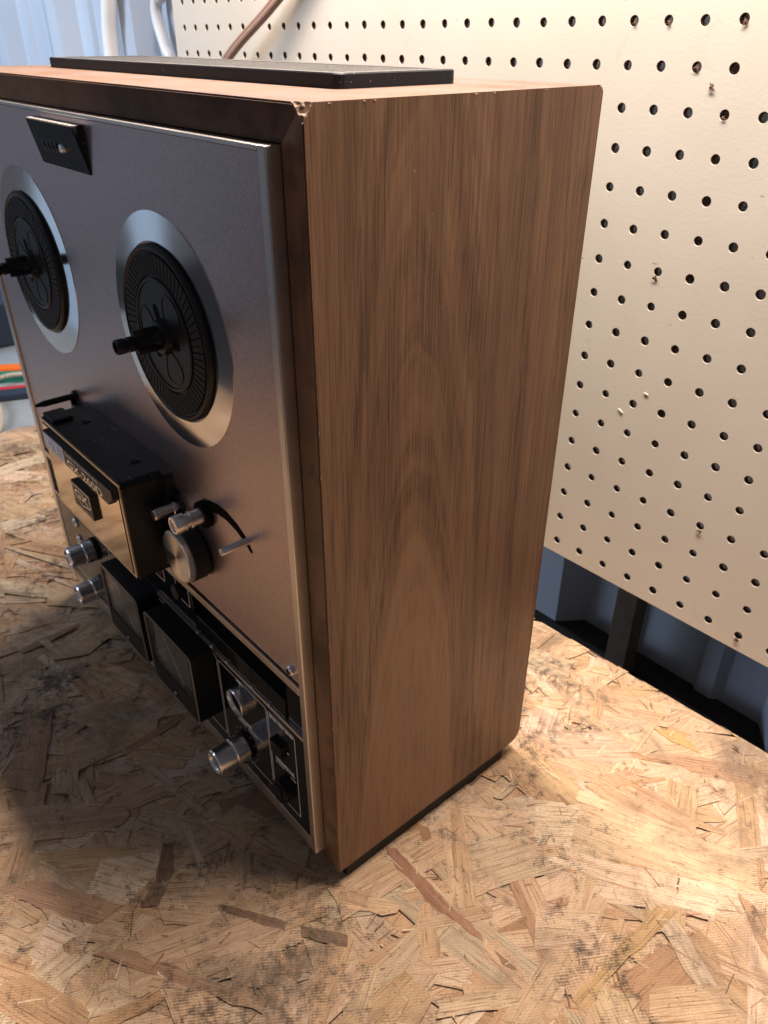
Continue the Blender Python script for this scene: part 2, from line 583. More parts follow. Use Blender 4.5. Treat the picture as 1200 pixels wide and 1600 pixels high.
def lathe(bm, prof, seg=48, cx=0, cz=0, cap0=True, cap1=True):
    """profile of (radius, y) turned about the Y axis"""
    rings = []
    for r, y in prof:
        if r < 1e-6:
            rings.append([bm.verts.new((cx, y, cz))])
        else:
            rings.append([bm.verts.new((cx + r * math.cos(2 * math.pi * i / seg), y, cz + r * math.sin(2 * math.pi * i / seg))) for i in range(seg)])
    for a, b in zip(rings, rings[1:]):
        for i in range(seg):
            j = (i + 1) % seg
            if len(a) == 1 and len(b) == 1:
                continue
            if len(a) == 1:
                bm.faces.new((a[0], b[i], b[j]))
            elif len(b) == 1:
                bm.faces.new((a[i], a[j], b[0]))
            else:
                bm.faces.new((a[i], a[j], b[j], b[i]))
    if cap0 and len(rings[0]) > 1:
        bm.faces.new(rings[0])
    if cap1 and len(rings[-1]) > 1:
        bm.faces.new(rings[-1])
    return bm


def L(prof, **k):
    return lathe(bmesh.new(), prof, **k)


def rrect(x0, x1, z0, z1, r, n=5):
    pts = []
    for cx, cz, a0 in ((x1 - r, z1 - r, 0), (x0 + r, z1 - r, 90), (x0 + r, z0 + r, 180), (x1 - r, z0 + r, 270)):
        for i in range(n + 1):
            a = math.radians(a0 + 90 * i / n)
            pts.append((cx + r * math.cos(a), cz + r * math.sin(a)))
    return pts


def prism(bm, pts, y0, y1, bev=0.0):
    """outline in XZ between y0 (front) and y1 (back)"""
    t = bmesh.new()
    a = [t.verts.new((x, y0, z)) for x, z in pts]
    b = [t.verts.new((x, y1, z)) for x, z in pts]
    ff = t.faces.new(a)
    t.faces.new(b)
    n = len(pts)
    for i in range(n):
        t.faces.new((a[i], a[(i + 1) % n], b[(i + 1) % n], b[i]))
    if bev:
        bmesh.ops.bevel(t, geom=list(ff.edges), offset=bev, segments=2, affect='EDGES')
    bmesh.ops.recalc_face_normals(t, faces=t.faces)
    merge(bm, t)
    return bm


def frame(bm, outer, inner, y0, y1):
    """ring between two outlines of the same length in XZ"""
    n = len(outer)
    vo0 = [bm.verts.new((x, y0, z)) for x, z in outer]
    vi0 = [bm.verts.new((x, y0, z)) for x, z in inner]
    vo1 = [bm.verts.new((x, y1, z)) for x, z in outer]
    vi1 = [bm.verts.new((x, y1, z)) for x, z in inner]
    for i in range(n):
        j = (i + 1) % n
        bm.faces.new((vo0[i], vo0[j], vi0[j], vi0[i]))
        bm.faces.new((vo1[i], vo1[j], vi1[j], vi1[i]))
        bm.faces.new((vo0[i], vo0[j], vo1[j], vo1[i]))
        bm.faces.new((vi0[i], vi0[j], vi1[j], vi1[i]))
    return bm


def line_box(bm, x0, x1, z0, z1, y, w=0.0005, r=0.0018, h=0.00012):
    return frame(bm, rrect(x0, x1, z0, z1, r), rrect(x0 + w, x1 - w, z0 + w, z1 - w, r - w * 0.6), y - h, y + 0.0003)


def tube(bm, pts, r, seg=10, flat=1.0):
    pts = [Vector(p) for p in pts]
    # smooth the path
    P = []
    for i in range(len(pts) - 1):
        p0 = pts[max(i - 1, 0)]
        p1, p2 = pts[i], pts[i + 1]
        p3 = pts[min(i + 2, len(pts) - 1)]
        for k in range(6):
            u = k / 6
            P.append(0.5 * ((2 * p1) + (-p0 + p2) * u + (2 * p0 - 5 * p1 + 4 * p2 - p3) * u * u + (-p0 + 3 * p1 - 3 * p2 + p3) * u ** 3))
    P.append(pts[-1])
    up = Vector((0.13, 0.9, 0.2)).normalized()
    rings = []
    for i, p in enumerate(P):
        d = (P[min(i + 1, len(P) - 1)] - P[max(i - 1, 0)]).normalized()
        s = d.cross(up)
        if s.length < 1e-4:
            s = d.cross(Vector((1, 0, 0)))
        s.normalize()
        u = s.cross(d)
        rr = r(i / (len(P) - 1)) if callable(r) else r
        rings.append([bm.verts.new(p + s * (rr * flat * math.cos(2 * math.pi * k / seg)) + u * (rr * math.sin(2 * math.pi * k / seg))) for k in range(seg)])
    for a, b in zip(rings, rings[1:]):
        for i in range(seg):
            j = (i + 1) % seg
            bm.faces.new((a[i], a[j], b[j], b[i]))
    bm.faces.new(rings[0])
    bm.faces.new(rings[-1])
    return bm


def rod(bm, p, q, r0, r1=None, seg=16):
    r1 = r0 if r1 is None else r1
    return tube(bm, [p, q], lambda u: r0 + (r1 - r0) * u, seg)


def text(name, s, x, z, y, size, mat, parent, width=None, spacing=1.0, bold=0.0, extrude=0.00008, align='LEFT'):
    cu = bpy.data.curves.new('txt', 'FONT')
    cu.body = s
    cu.size = size
    cu.extrude = extrude
    cu.offset = bold
    cu.space_character = spacing
    cu.align_x = align
    cu.resolution_u = 3
    o = bpy.data.objects.new('txt', cu)
    COL.objects.link(o)
    dg = bpy.context.evaluated_depsgraph_get()
    me = bpy.data.meshes.new_from_object(o.evaluated_get(dg))
    bpy.data.objects.remove(o)
    xs = [v.co.x for v in me.vertices]
    k = 1.0
    if width and xs:
        k = width / max(1e-6, max(xs) - min(xs))
    for v in me.vertices:
        v.co = Vector((v.co.x * k, -v.co.z, v.co.y))
    me.materials.clear()
    return link(name, me, mat, parent, (x, y, z))


# ================================================================== the setting
# ---- bench top of oriented strand board
def back_edge(x):
    return 0.3306 + 0.0385 * x


XL, XR, YF = -0.889, 0.60, -0.46
bench = link('workbench_top', None, None, None, (0, 0, -0.02))
tag(bench, kind='structure')
bm = bmesh.new()
outl = [(XL, YF), (XR, YF), (XR, back_edge(XR)), (0.2, back_edge(0.2)), (0.02, back_edge(0.02) + 0.001), (-0.3, back_edge(-0.3)), (XL, back_edge(XL))]
lo = [bm.verts.new((x, y, 0.0)) for x, y in outl]
hi = [bm.verts.new((x, y, 0.0186)) for x, y in outl]
bm.faces.new(lo)
bm.faces.new(hi)
for i in range(len(outl)):
    j = (i + 1) % len(outl)
    bm.faces.new((lo[i], lo[j], hi[j], hi[i]))
put('board_core', bm, 'osb_edge', bench, (0, 0, -0.02))
for lx, ly in ((-0.82, -0.40), (0.53, -0.40), (-0.82, 0.22), (0.53, 0.27)):
    put('bench_leg', B(lx - 0.04, lx + 0.04, ly - 0.04, ly + 0.04, -0.90, -0.0202, bev=0.002), 'stud', bench, (0, 0, 0))

PAL = [((0.61, 0.445, 0.300), 34), ((0.58, 0.410, 0.265), 34), ((0.55, 0.370, 0.220), 22), ((0.66, 0.515, 0.375), 14),
       ((0.50, 0.320, 0.185), 8), ((0.40, 0.240, 0.140), 2), ((0.54, 0.42, 0.30), 7), ((0.47, 0.36, 0.25), 3)]
PW = [w for _, w in PAL]
CELL = 0.003
GX0, GY0 = -0.95, -0.50
GW, GH = int(1.62 / CELL), int(0.90 / CELL)
level = [0] * (GW * GH)
CAMP = Vector((0.2592, -0.1831, 0.4934))
strands = []


def inside(x, y):
    return XL + 0.001 < x < XR - 0.001 and YF + 0.001 < y < back_edge(x) - 0.0005


def poly_cells(pts):
    """grid cells covered by a polygon (scanline), slightly dilated"""
    ys = [p[1] for p in pts]
    out = []
    j0 = max(0, int((min(ys) - GY0) / CELL) - 1)
    j1 = min(GH - 1, int((max(ys) - GY0) / CELL) + 1)
    n = len(pts)
    for j in range(j0, j1 + 1):
        xs = []
        for yy in (GY0 + j * CELL, GY0 + (j + 0.5) * CELL, GY0 + (j + 1) * CELL):
            for i in range(n):
                (xa, ya), (xb, yb) = pts[i], pts[(i + 1) % n]
                if (ya <= yy) != (yb <= yy):
                    xs.append(xa + (xb - xa) * (yy - ya) / (yb - ya))
        for (xa, ya) in pts:
            if GY0 + (j - 0.2) * CELL <= ya <= GY0 + (j + 1.2) * CELL:
                xs.append(xa)
        if xs:
            i0 = max(0, int((min(xs) - GX0) / CELL))
            i1 = min(GW - 1, int((max(xs) - GX0) / CELL))
            for i in range(i0, i1 + 1):
                out.append(j * GW + i)
    return out


def add_strand(pts, ang, tint):
    cells = poly_cells(pts)
    if not cells:
        return
    lv = max(level[c] for c in cells) + 1
    for c in cells:
        level[c] = lv
    strands.append((pts, ang, tint, lv))


def vary(c, a=0.07):
    k = random.uniform(1 - a, 1 + a)
    return tuple(max(0.01, min(0.85, x * k * random.uniform(0.97, 1.03))) for x in c)


def rnd_strand(cx, cy, Ln, Wd, ang, tint, rag=0.12):
    ca, sa = math.cos(ang), math.sin(ang)
    bend = random.uniform(-0.06, 0.06) * Wd
    skew0, skew1 = random.uniform(-0.35, 0.35) * Wd, random.uniform(-0.35, 0.35) * Wd
    tap = random.uniform(0.55, 1.0)
    loc = []
    for k in range(5):
        u = -0.5 + k / 4
        loc.append((u * Ln + skew0 * (1 if k == 0 else 0), -Wd / 2 * (1 if k < 4 else tap) + bend * (1 - 4 * u * u) + random.uniform(-rag, rag) * Wd * 0.35))
    loc.append((Ln / 2 + random.uniform(-0.3, 0.5) * Wd * 0.6, random.uniform(-0.2, 0.2) * Wd))
    for k in range(5):
        u = 0.5 - k / 4
        loc.append((u * Ln + skew1 * (1 if k == 4 else 0), Wd / 2 * (tap if k == 0 else 1) + bend * (1 - 4 * u * u) + random.uniform(-rag, rag) * Wd * 0.35))
    loc.append((-Ln / 2 - random.uniform(-0.3, 0.5) * Wd * 0.6, random.uniform(-0.2, 0.2) * Wd))
    pts = [(cx + a * ca - b * sa, cy + a * sa + b * ca) for a, b in loc]
    pts = [(min(max(x, XL + 0.0012), XR - 0.0012), y) for x, y in pts]
    pts = [(x, min(max(y, YF + 0.0012), back_edge(x) - 0.0008)) for x, y in pts]
    add_strand(pts, ang, tint)


def pick():
    return vary(random.choices(PAL, PW)[0][0])


def angle():
    return random.gauss(0.9, 0.75) if random.random() < 0.6 else random.uniform(0, math.pi)


for gx in range(62):         # a closed bottom layer
    for gy in range(34):
        rnd_strand(XL + 0.012 + gx * 0.024 + random.uniform(-0.008, 0.008), YF + 0.012 + gy * 0.024 + random.uniform(-0.008, 0.008), random.uniform(0.055, 0.085), random.uniform(0.030, 0.042), angle(), pick())
for k in range(2900):        # the wide strands, layer on layer
    rnd_strand(random.uniform(XL, XR), random.uniform(YF, 0.345), random.uniform(0.035, 0.13), random.choice((0.006, 0.010, 0.014, 0.020, 0.027, 0.034)) * random.uniform(0.8, 1.2), angle(), pick())
for k in range(380):
    rnd_strand(random.uniform(XL, XR), random.uniform(YF, 0.345), random.uniform(0.02, 0.06), random.uniform(0.005, 0.014), angle(), pick(), 0.3)
RED, BRN, TAN, PALE, WHT, DK, OCH = (0.34, 0.18, 0.11), (0.46, 0.30, 0.19), (0.50, 0.33, 0.17), (0.65, 0.48, 0.33), (0.72, 0.58, 0.43), (0.22, 0.135, 0.088), (0.56, 0.36, 0.15)
NAMED = [   # strands that stand out in the photograph, outlines in millimetres on the bench
    (PALE, [(87, 138), (60, 184), (116, 206), (177, 230), (190, 205), (165, 190)], 0.42),
    (WHT, [(88, 137), (168, 190), (181, 167), (153, 152), (123, 141), (81, 118)], 0.55),
    (WHT, [(44, 152), (69, 173), (86, 139), (68, 122)], 0.8),
    (PALE, [(100, 85), (128, 116), (140, 92), (117, 64)], 0.85),
    (TAN, [(150, 76), (150, 148), (162, 155), (157, 82), (161, 58), (150, 58)], 1.57),
    (BRN, [(63, 244), (106, 285), (145, 311), (153, 295), (116, 267), (93, 260)], 0.65),
    (OCH, [(62, 281), (77, 294), (102, 287), (81, 280)], 0.1),
    (BRN, [(180, 197), (201, 195), (217, 167), (201, 178)], -0.6),
    (BRN, [(-5, 155), (1, 167), (22, 162), (5, 140)], -0.3),
    (RED, [(1, 39), (7, 46), (38, 45), (65, 45), (88, 46), (92, 44), (67, 38), (49, 34), (34, 37), (19, 35)], 0.02),
    (RED, [(100, 45), (116, 47), (119, 46), (110, 42)], 0.05),
    (RED, [(1, 70), (10, 74), (17, 70), (15, 63)], -0.5),
    (RED, [(50, 167), (53, 169), (64, 168), (63, 165)], -0.1),
    (WHT, [(-102, -135), (-120, -116), (-100, -82), (-85, -90), (-79, -119)], 0.6),
    (BRN, [(-144, -178), (-133, -154), (-79, -119), (-79, -139), (-111, -160)], 0.6),
    (BRN, [(-62, -148), (-50, -130), (-13, -108), (31, -80), (37, -86), (4, -106)], 0.6),
    (WHT, [(-104, -158), (-80, -140), (-79, -179)], 0.5),
    (DK, [(-104, -78), (-100, -72), (-80, -81), (-64, -101), (-70, -112), (-82, -94)], -0.6),
    (DK, [(-38, -71), (-22, -58), (0, -44), (5, -48), (-14, -60), (-32, -71)], 0.6),
    (DK, [(8, -38), (33, -19), (39, -24), (15, -42)], 0.6),
    (WHT, [(-111, -59), (-106, -57), (-65, -64), (-72, -68)], -0.15),
    (WHT, [(-154, -133), (-143, -109), (-139, -127)], 0.9),
    (BRN, [(-301, -106), (-281, -89), (-204, -128), (-216, -138), (-227, -146)], -0.45),
    (PALE, [(-221, -112), (-208, -96), (-186, -108), (-198, -122)], -0.4),
    (WHT, [(-619, -25), (-606, 23), (-591, 19), (-591, -34)], 1.5),
    (WHT, [(-762, 20), (-765, 81), (-743, 77), (-735, 12)], 1.6),
    (BRN, [(-604, -29), (-597, -26), (-529, -49), (-532, -52)], -0.3),
]
for tint, pts, ang in NAMED:
    rag = []
    for i, (a, b) in enumerate(pts):
        c, d = pts[(i + 1) % len(pts)]
        rag.append((a / 1000, b / 1000))
        ln = math.hypot(c - a, d - b)
        for u in (0.17, 0.33, 0.5, 0.67, 0.83):
            j = min(1.3, ln * 0.035)
            rag.append(((a + (c - a) * u + random.uniform(-j, j)) / 1000, (b + (d - b) * u + random.uniform(-j, j)) / 1000))
    rag = [(0.2592 + (a - 0.2592) * 1.0162, -0.1831 + (b + 0.1831) * 1.0162) for a, b in rag]
    add_strand(rag, ang, vary(tint, 0.04))
for k in range(2400):        # splinters and curls
    x, y = random.uniform(-0.75, 0.35), random.uniform(-0.30, 0.33)
    c = random.choices([RED, DK, BRN, WHT, PALE], [3, 3, 4, 5, 4])[0]
    rnd_strand(x, y, random.choice((0.003, 0.005, 0.008, 0.014)) * random.uniform(0.7, 1.3), random.uniform(0.0004, 0.0013), angle(), vary(c, 0.2), 0.6)

STEP = 0.000018


def strand_geo(s):
    pts, ang, tint, lv = s
    z1 = -0.0010 + lv * STEP
    n = len(pts)
    V = [(x, y, z1) for x, y in pts] + [(x, y, z1 - 0.0003) for x, y in pts]
    F = [tuple(range(n))] + [(i, (i + 1) % n, n + (i + 1) % n, n + i) for i in range(n)]
    area = sum(pts[i][0] * pts[(i + 1) % n][1] - pts[(i + 1) % n][0] * pts[i][1] for i in range(n))
    if area < 0:
        F = [tuple(reversed(f)) for f in F]
    ca, sa = math.cos(ang), math.sin(ang)
    ou, ov = random.uniform(0, 9), random.uniform(0, 9)
    UV = [(x * ca + y * sa + ou, -x * sa + y * ca + ov) for x, y in pts] * 2
    return V, F, UV, tint


def strand_mesh(lst):
    V, F, UV, C = [], [], [], []
    for s in lst:
        v, f, u, t = strand_geo(s)
        o = len(V)
        V += v
        F += [tuple(i + o for i in ff) for ff in f]
        UV += u
        C += [(*t, 1.0)] * len(v)
    me = bpy.data.meshes.new('strands')
    me.from_pydata(V, [], F)
    lay = me.uv_layers.new(name='grain')
    vi = [0] * len(me.loops)
    me.loops.foreach_get('vertex_index', vi)
    flat = [0.0] * (2 * len(vi))
    for k, i in enumerate(vi):
        flat[2 * k], flat[2 * k + 1] = UV[i]
    lay.data.foreach_set('uv', flat)
    ca = me.color_attributes.new('tint', 'FLOAT_COLOR', 'POINT')
    ca.data.foreach_set('color', [c for t in C for c in t])
    me.materials.append(MAT['osb'])
    return me


FWD = Vector((-0.6453, 0.5543, -0.5256))


def seen(s):
    pts = s[0]
    n = len(pts)
    area = abs(sum(pts[i][0] * pts[(i + 1) % n][1] - pts[(i + 1) % n][0] * pts[i][1] for i in range(n))) / 2
    c = Vector((sum(p[0] for p in pts) / n, sum(p[1] for p in pts) / n, 0))
    if -0.45 < c.x < 0.0 and 0.0 < c.y < 0.19:
        return 0
    d = c - CAMP
    dep = d.dot(FWD)
    if dep < 0.1:
        return 0
    px = d.dot(Vector(RW[0])) / dep
    py = d.dot(Vector(RW[1])) / dep
    if abs(px) > 0.5 or abs(py) > 0.67:
        return 0
    cells = poly_cells(pts)
    vis = sum(1 for q in cells if level[q] <= s[3] + 1) / len(cells)
    return area * vis * 0.49 / dep ** 3


order = sorted(range(len(strands)), key=lambda i: -seen(strands[i]))
top = set(order[:290])
for i in sorted(top):
    s = strands[i]
    me = strand_mesh([s])
    link('wood_strand', me, None, bench, (0, 0, 0))
o = link('wood_strand_mass', strand_mesh([s for i, s in enumerate(strands) if i not in top]), None, bench, (0, 0, 0))
o['kind'] = 'stuff'
# flaking green paint along the back edge
bm = bmesh.new()
for k in range(210):
    x = random.uniform(-0.14, 0.27)
    w = random.uniform(0.0015, 0.007)
    y = back_edge(x)
    t0 = random.uniform(0.0006, 0.0028)
    v = [bm.verts.new(p) for p in ((x, y + 0.0012, -0.006), (x + w, y + 0.0012, -0.006), (x + w * 0.9, y + 0.0012, 0.0002), (x + w * 0.7, y - t0, 0.0004), (x + w * 0.2, y - t0 * 0.7, 0.0004), (x, y + 0.0012, 0.0002))]
    bm.faces.new(v[:3] + [v[5]])
    bm.faces.new(v[2:])
o = put('edge_paint_flakes', bm, 'greenedge', bench, (0, 0, 0))
o['kind'] = 'stuff'

# ---- floor, steel wall, timbers
o = put('floor', B(-6, 6, -6, 0.6, -1.0, -0.90), 'floor')
tag(o, kind='structure')
bm = bmesh.new()
YW = 0.475
prof = []
x0 = -4.0
P0 = 0.305
x = x0
off = (-1.093 - x0) % P0
cx = x0 + off - P0
while cx < 2.0:
    for dx, dy in ((-0.045, 0), (-0.022, -0.030), (0.022, -0.030), (0.045, 0), (0.088, 0), (0.095, -0.007), (0.112, -0.007), (0.119, 0), (0.186, 0), (0.193, -0.007), (0.210, -0.007), (0.217, 0)):
        prof.append((cx + dx, YW + dy))
    cx += P0
lo = [bm.verts.new((a, b, -0.9)) for a, b in prof]
hi = [bm.verts.new((a, b, 1.6)) for a, b in prof]
for i in range(len(prof) - 1):
    bm.faces.new((lo[i], lo[i + 1], hi[i + 1], hi[i]))
lo2 = [bm.verts.new((a, b + 0.002, -0.9)) for a, b in prof]
hi2 = [bm.verts.new((a, b + 0.002, 1.6)) for a, b in prof]
for i in range(len(prof) - 1):
    bm.faces.new((lo2[i], lo2[i + 1], hi2[i + 1], hi2[i]))
o = put('metal_wall', bm, 'wall')
tag(o, kind='structure')
for n, (a, b) in enumerate(((-0.070, -0.046), (-0.670, -0.632), (0.42, 0.458))):
    o = put('wall_stud', B(a, b, 0.4200 if n == 0 else 0.3520, 0.443, -0.9, 1.3, bev=0.001), 'stud')
    tag(o, ['narrow brown timber batten on the metal wall, seen in the gap under the pegboard',
            'brown timber stud behind the far left end of the pegboard',
            'brown timber stud behind the right end of the pegboard'][n], 'stud', 'studs behind the pegboard')
o = put('dark_band', B(-0.60, 0.40, 0.4435, 0.4745, -0.40, -0.108, bev=0.002), 'dark_brown')  # plain dark bar across the bottom of the gap
tag(o, 'dark band along the wall below the pegboard', 'timber rail')

# ---- pegboard, built in its own frame: x along the board, z up, front at y = 0
peg = root('pegboard', 'cream painted pegboard panel with rows of round holes behind the wooden cabinet', 'pegboard', (-0.0912, 0.3345, 0.5258))
S = 0.0254
bm = bmesh.new()
C0, C1, R0, R1 = -24, 20, -10, 17
TH = 0.005
N = 16


def sq(i, cx, cz, x0, x1, z0, z1):
    a = 2 * math.pi * i / N
    dx, dz = math.cos(a), math.sin(a)
    k = 1 / max(abs(dx), abs(dz))
    dx, dz = dx * k, dz * k
    return (cx + (dx * (x1 - cx) if dx > 0 else -dx * (x0 - cx)), cz + (dz * (z1 - cz) if dz > 0 else -dz * (z0 - cz)))


V, F = [], []
for c in range(C0, C1 + 1):
    for r in range(R0, R1 + 1):
        hx, hz = c * S, -r * S
        xa = hx - S / 2 if c > C0 else -0.634
        xb = hx + S / 2
        za = hz - S / 2 if r < R1 else -0.4455
        zb = hz + S / 2
        cx, cz = hx + random.gauss(0, 0.00012), hz + random.gauss(0, 0.00012)
        rr = 0.0033 + random.uniform(-0.00015, 0.0002)
        o0 = len(V)
        for lst, y, rad in ((0, 0.0, rr + 0.00012), (1, 0.0003, rr), (2, TH, rr * 0.96)):
            for i in range(N):
                a = 2 * math.pi * i / N
                V.append((cx + rad * math.cos(a), y, cz + rad * math.sin(a)))
        for y in (0.0, TH):
            for i in range(N):
                px, pz = sq(i, hx, hz, xa, xb, za, zb)
                V.append((px, y, pz))
        for i in range(N):
            j = (i + 1) % N
            F.append((o0 + i, o0 + j, o0 + 3 * N + j, o0 + 3 * N + i))
            F.append((o0 + i, o0 + N + i, o0 + N + j, o0 + j))
            F.append((o0 + N + i, o0 + 2 * N + i, o0 + 2 * N + j, o0 + N + j))
            F.append((o0 + 2 * N + i, o0 + 4 * N + i, o0 + 4 * N + j, o0 + 2 * N + j))
# rim strips round the outside
XA, XB, ZA, ZB = -0.634, C1 * S + S / 2, -0.4455, -R0 * S + S / 2
o0 = len(V)
for (a, b) in ((XA, ZA), (XB, ZA), (XB, ZB), (XA, ZB)):
    V += [(a, 0, b), (a, TH, b)]
for i in range(4):
    j = (i + 1) % 4
    F.append((o0 + 2 * i, o0 + 2 * j, o0 + 2 * j + 1, o0 + 2 * i + 1))
me = bpy.data.meshes.new('pegboard')
me.from_pydata(V, [], F)
ob = link('board_panel', me, 'peg', peg, WL['pegboard'])
me.materials.append(MAT['peg_core'])
np_ = (C1 - C0 + 1) * (R1 - R0 + 1) * N * 4
for pi in range(2, np_, 4):
    me.polygons[pi].material_index = 1
# torn fibre at a few holes, and lost splinters of paint
for (c, r, dx, dz, sc) in ((3, 2, -0.012, -0.010, 0.75), (2, 7, -0.001, -0.004, 0.7), (5, 14, 0.0005, -0.004, 0.6), (7, 17, 0.0, -0.003, 0.7), (0, 1, 0.001, -0.001, 0.5), (1, 1, 0.001, -0.001, 0.5), (3, 3, 0, -0.0015, 0.5), (3, 1, 0.001, -0.001, 0.6), (2, 2, 0, 0, 0.6)):
    bm = bmesh.new()
    n = 15
    ring = []
    cen = bm.verts.new((0, -0.0016 * sc, 0))
    for i in range(n):
        a = 2 * math.pi * i / n
        rr = sc * random.uniform(0.0011, 0.0042) * (1.3 if math.sin(a) < 0 else 0.8)
        ring.append(bm.verts.new((rr * math.cos(a), random.uniform(-0.0014, -0.0001) * sc, rr * math.sin(a))))
    for i in range(n):
        bm.faces.new((cen, ring[i], ring[(i + 1) % n]))
    ax = WL['pegboard'] + Vector((c * S + dx, -0.0002, -r * S + dz))
    put('torn_fibre', bm, 'peg_torn', peg, ax)
for (c, r, dx, dz, ln, an, mt) in ((1.63, 11.35, 0, 0, 0.005, -0.5, 'peg'), (2.38, 10.55, 0, 0, 0.004, -0.2, 'peg'), ):
    bm = bmesh.new()
    pts = [(-ln / 2, -0.0001), (-ln / 4, -0.0005), (ln / 3, -0.0004), (ln / 2, 0.0001), (ln / 4, 0.0004), (-ln / 3, 0.0003)]
    prism(bm, [(a * math.cos(an) - b * math.sin(an), a * math.sin(an) + b * math.cos(an)) for a, b in pts], -0.0007, 0.0003)
    put('paint_flake', bm, mt, peg, WL['pegboard'] + Vector((c * S + dx, 0, -r * S + dz)))
peg.rotation_euler = Matrix(((1.0, 0.0003, -0.003), (-0.0003, 0.9999, 0.0155), (0.003, -0.0155, 0.9999))).to_euler()

# ================================================================== the tape deck
CX = -0.2212
deck = root('tape_deck', 'walnut cased reel-to-reel tape deck with brushed metal face and empty reel tables', 'tape deck', (CX, 0.09, ZTAB))
W0, W1 = -0.4425, 0.0          # cabinet left and right
ZB0, ZT = 0.012, 0.472
DEP = 0.1827
TW = 0.0145                    # board thickness


def cut_chip(t):
    """knock the front right top corner off"""
    a, b, c = Vector((-0.0062, 0, ZT)), Vector((0, 0.0050, ZT)), Vector((0, 0, ZT - 0.0070))
    n = (b - a).cross(c - a).normalized()
    if n.dot(Vector((0, 0, ZT)) - a) < 0:
        n = -n
    g = list(t.verts) + list(t.edges) + list(t.faces)
    r = bmesh.ops.bisect_plane(t, geom=g, plane_co=a, plane_no=n, clear_outer=True)
    es = [e for e in r['geom_cut'] if isinstance(e, bmesh.types.BMEdge)]
    if es:
        bmesh.ops.contextual_create(t, geom=es)


def miter(t, co, no):
    g = list(t.verts) + list(t.edges) + list(t.faces)
    r = bmesh.ops.bisect_plane(t, geom=g, plane_co=co, plane_no=no, clear_outer=True)
    es = [e for e in r['geom_cut'] if isinstance(e, bmesh.types.BMEdge)]
    if es:
        bmesh.ops.contextual_create(t, geom=es)


def side_outline(rt=0.004, rb=0.011):
    pts = [(0, ZB0), (0, ZT)]
    for i in range(6):
        a = math.radians(90 - 90 * i / 5)
        pts.append((DEP - rt + rt * math.cos(a), ZT - rt + rt * math.sin(a)))
    for i in range(7):
        a = math.radians(-90 * i / 6)
        pts.append((DEP - rb + rb * math.cos(a), ZB0 + rb + rb * math.sin(a)))
    return pts


def side_panel(x0, x1, right):
    t = bmesh.new()
    pts = side_outline()
    a = [t.verts.new((x0, y, z)) for y, z in pts]
    b = [t.verts.new((x1, y, z)) for y, z in pts]
    t.faces.new(a)
    t.faces.new(b)
    n = len(pts)
    for i in range(n):
        t.faces.new((a[i], a[(i + 1) % n], b[(i + 1) % n], b[i]))
    bmesh.ops.recalc_face_normals(t, faces=t.faces)
    bmesh.ops.bevel(t, geom=[e for e in t.edges if abs(e.verts[0].co.x - e.verts[1].co.x) < 1e-6 and abs(e.verts[0].co.x - (x1 if right else x0)) < 1e-6 and not all(v.co.z > ZT - 1e-5 for v in e.verts)], offset=0.0007, segments=2, affect='EDGES')
    if right:
        miter(t, Vector((0, 0, ZT)), Vector((-1, 0, 1)).normalized())
        cut_chip(t)
    else:
        miter(t, Vector((W0, 0, ZT)), Vector((1, 0, 1)).normalized())
    return t


put('side_panel', side_panel(-TW, 0.0, True), 'veneer', deck)['label'] = 'walnut side panel with arched grain and a chipped top corner'
put('side_panel', side_panel(W0, W0 + TW, False), 'veneer', deck)
t = bmesh.new()
box(t, W0, W1, 0.0, DEP - 0.003, ZT - TW, ZT)
bmesh.ops.bevel(t, geom=[e for e in t.edges if all(abs(v.co.z - ZT) < 1e-6 and v.co.y < 1e-6 for v in e.verts)], offset=0.0008, segments=2, affect='EDGES')
miter(t, Vector((-0.0001, 0, ZT)), Vector((1, 0, -1)).normalized())
miter(t, Vector((W0 + 0.0001, 0, ZT)), Vector((-1, 0, -1)).normalized())
cut_chip(t)
put('top_panel', t, 'veneer_top', deck)
put('bottom_panel', B(W0 + TW + 0.0002, -TW - 0.0002, 0.0006, DEP - 0.004, ZB0, ZB0 + 0.0112), 'veneer_x', deck)
put('back_panel', B(W0 + TW + 0.0002, -TW - 0.0002, DEP - 0.008, DEP - 0.0042, ZB0 + 0.0114, ZT - TW - 0.0003), 'dark_brown', deck)
# broken corner: rough chipboard inside
bm = bmesh.new()
tri = [Vector((-0.0064, -0.0001, ZT + 0.0001)), Vector((0.0001, 0.0052, ZT + 0.0001)), Vector((0.0001, -0.0001, ZT - 0.0073))]
v = [bm.verts.new(p) for p in tri]
bm.faces.new(v)
bmesh.ops.subdivide_edges(bm, edges=list(bm.edges), cuts=15, use_grid_fill=True)
bmesh.ops.triangulate(bm, faces=bm.faces)
nrm = (tri[1] - tri[0]).cross(tri[2] - tri[0]).normalized()
if nrm.dot(Vector((1, -1, 1))) < 0:
    nrm = -nrm
for q in bm.verts:
    if len(q.link_faces) > 3:
        q.co += nrm * (0.0011 * noise.noise(q.co * 420) + 0.0005 * noise.noise(q.co * 1100) + 0.0003)
    else:
        q.co += nrm * random.uniform(-0.0001, 0.0003)
put('broken_corner', bm, 'chip', deck)['label'] = 'broken top corner showing pale raw chipboard'
for a, b in ((-0.0300, -0.0034), (W0 + 0.0034, W0 + 0.0300)):      # black runners under the sides
    bm = bmesh.new()
    box(bm, a, b, 0.0090, 0.1680, ZTAB, ZB0 + 0.0002, bev=0.001)
    put('base_runner', bm, 'rubber', deck)
put('front_runner', B(W0 + 0.0302, -0.0302, 0.0100, 0.0300, ZTAB + 0.0005, ZB0 + 0.0002, bev=0.001), 'rubber', deck)

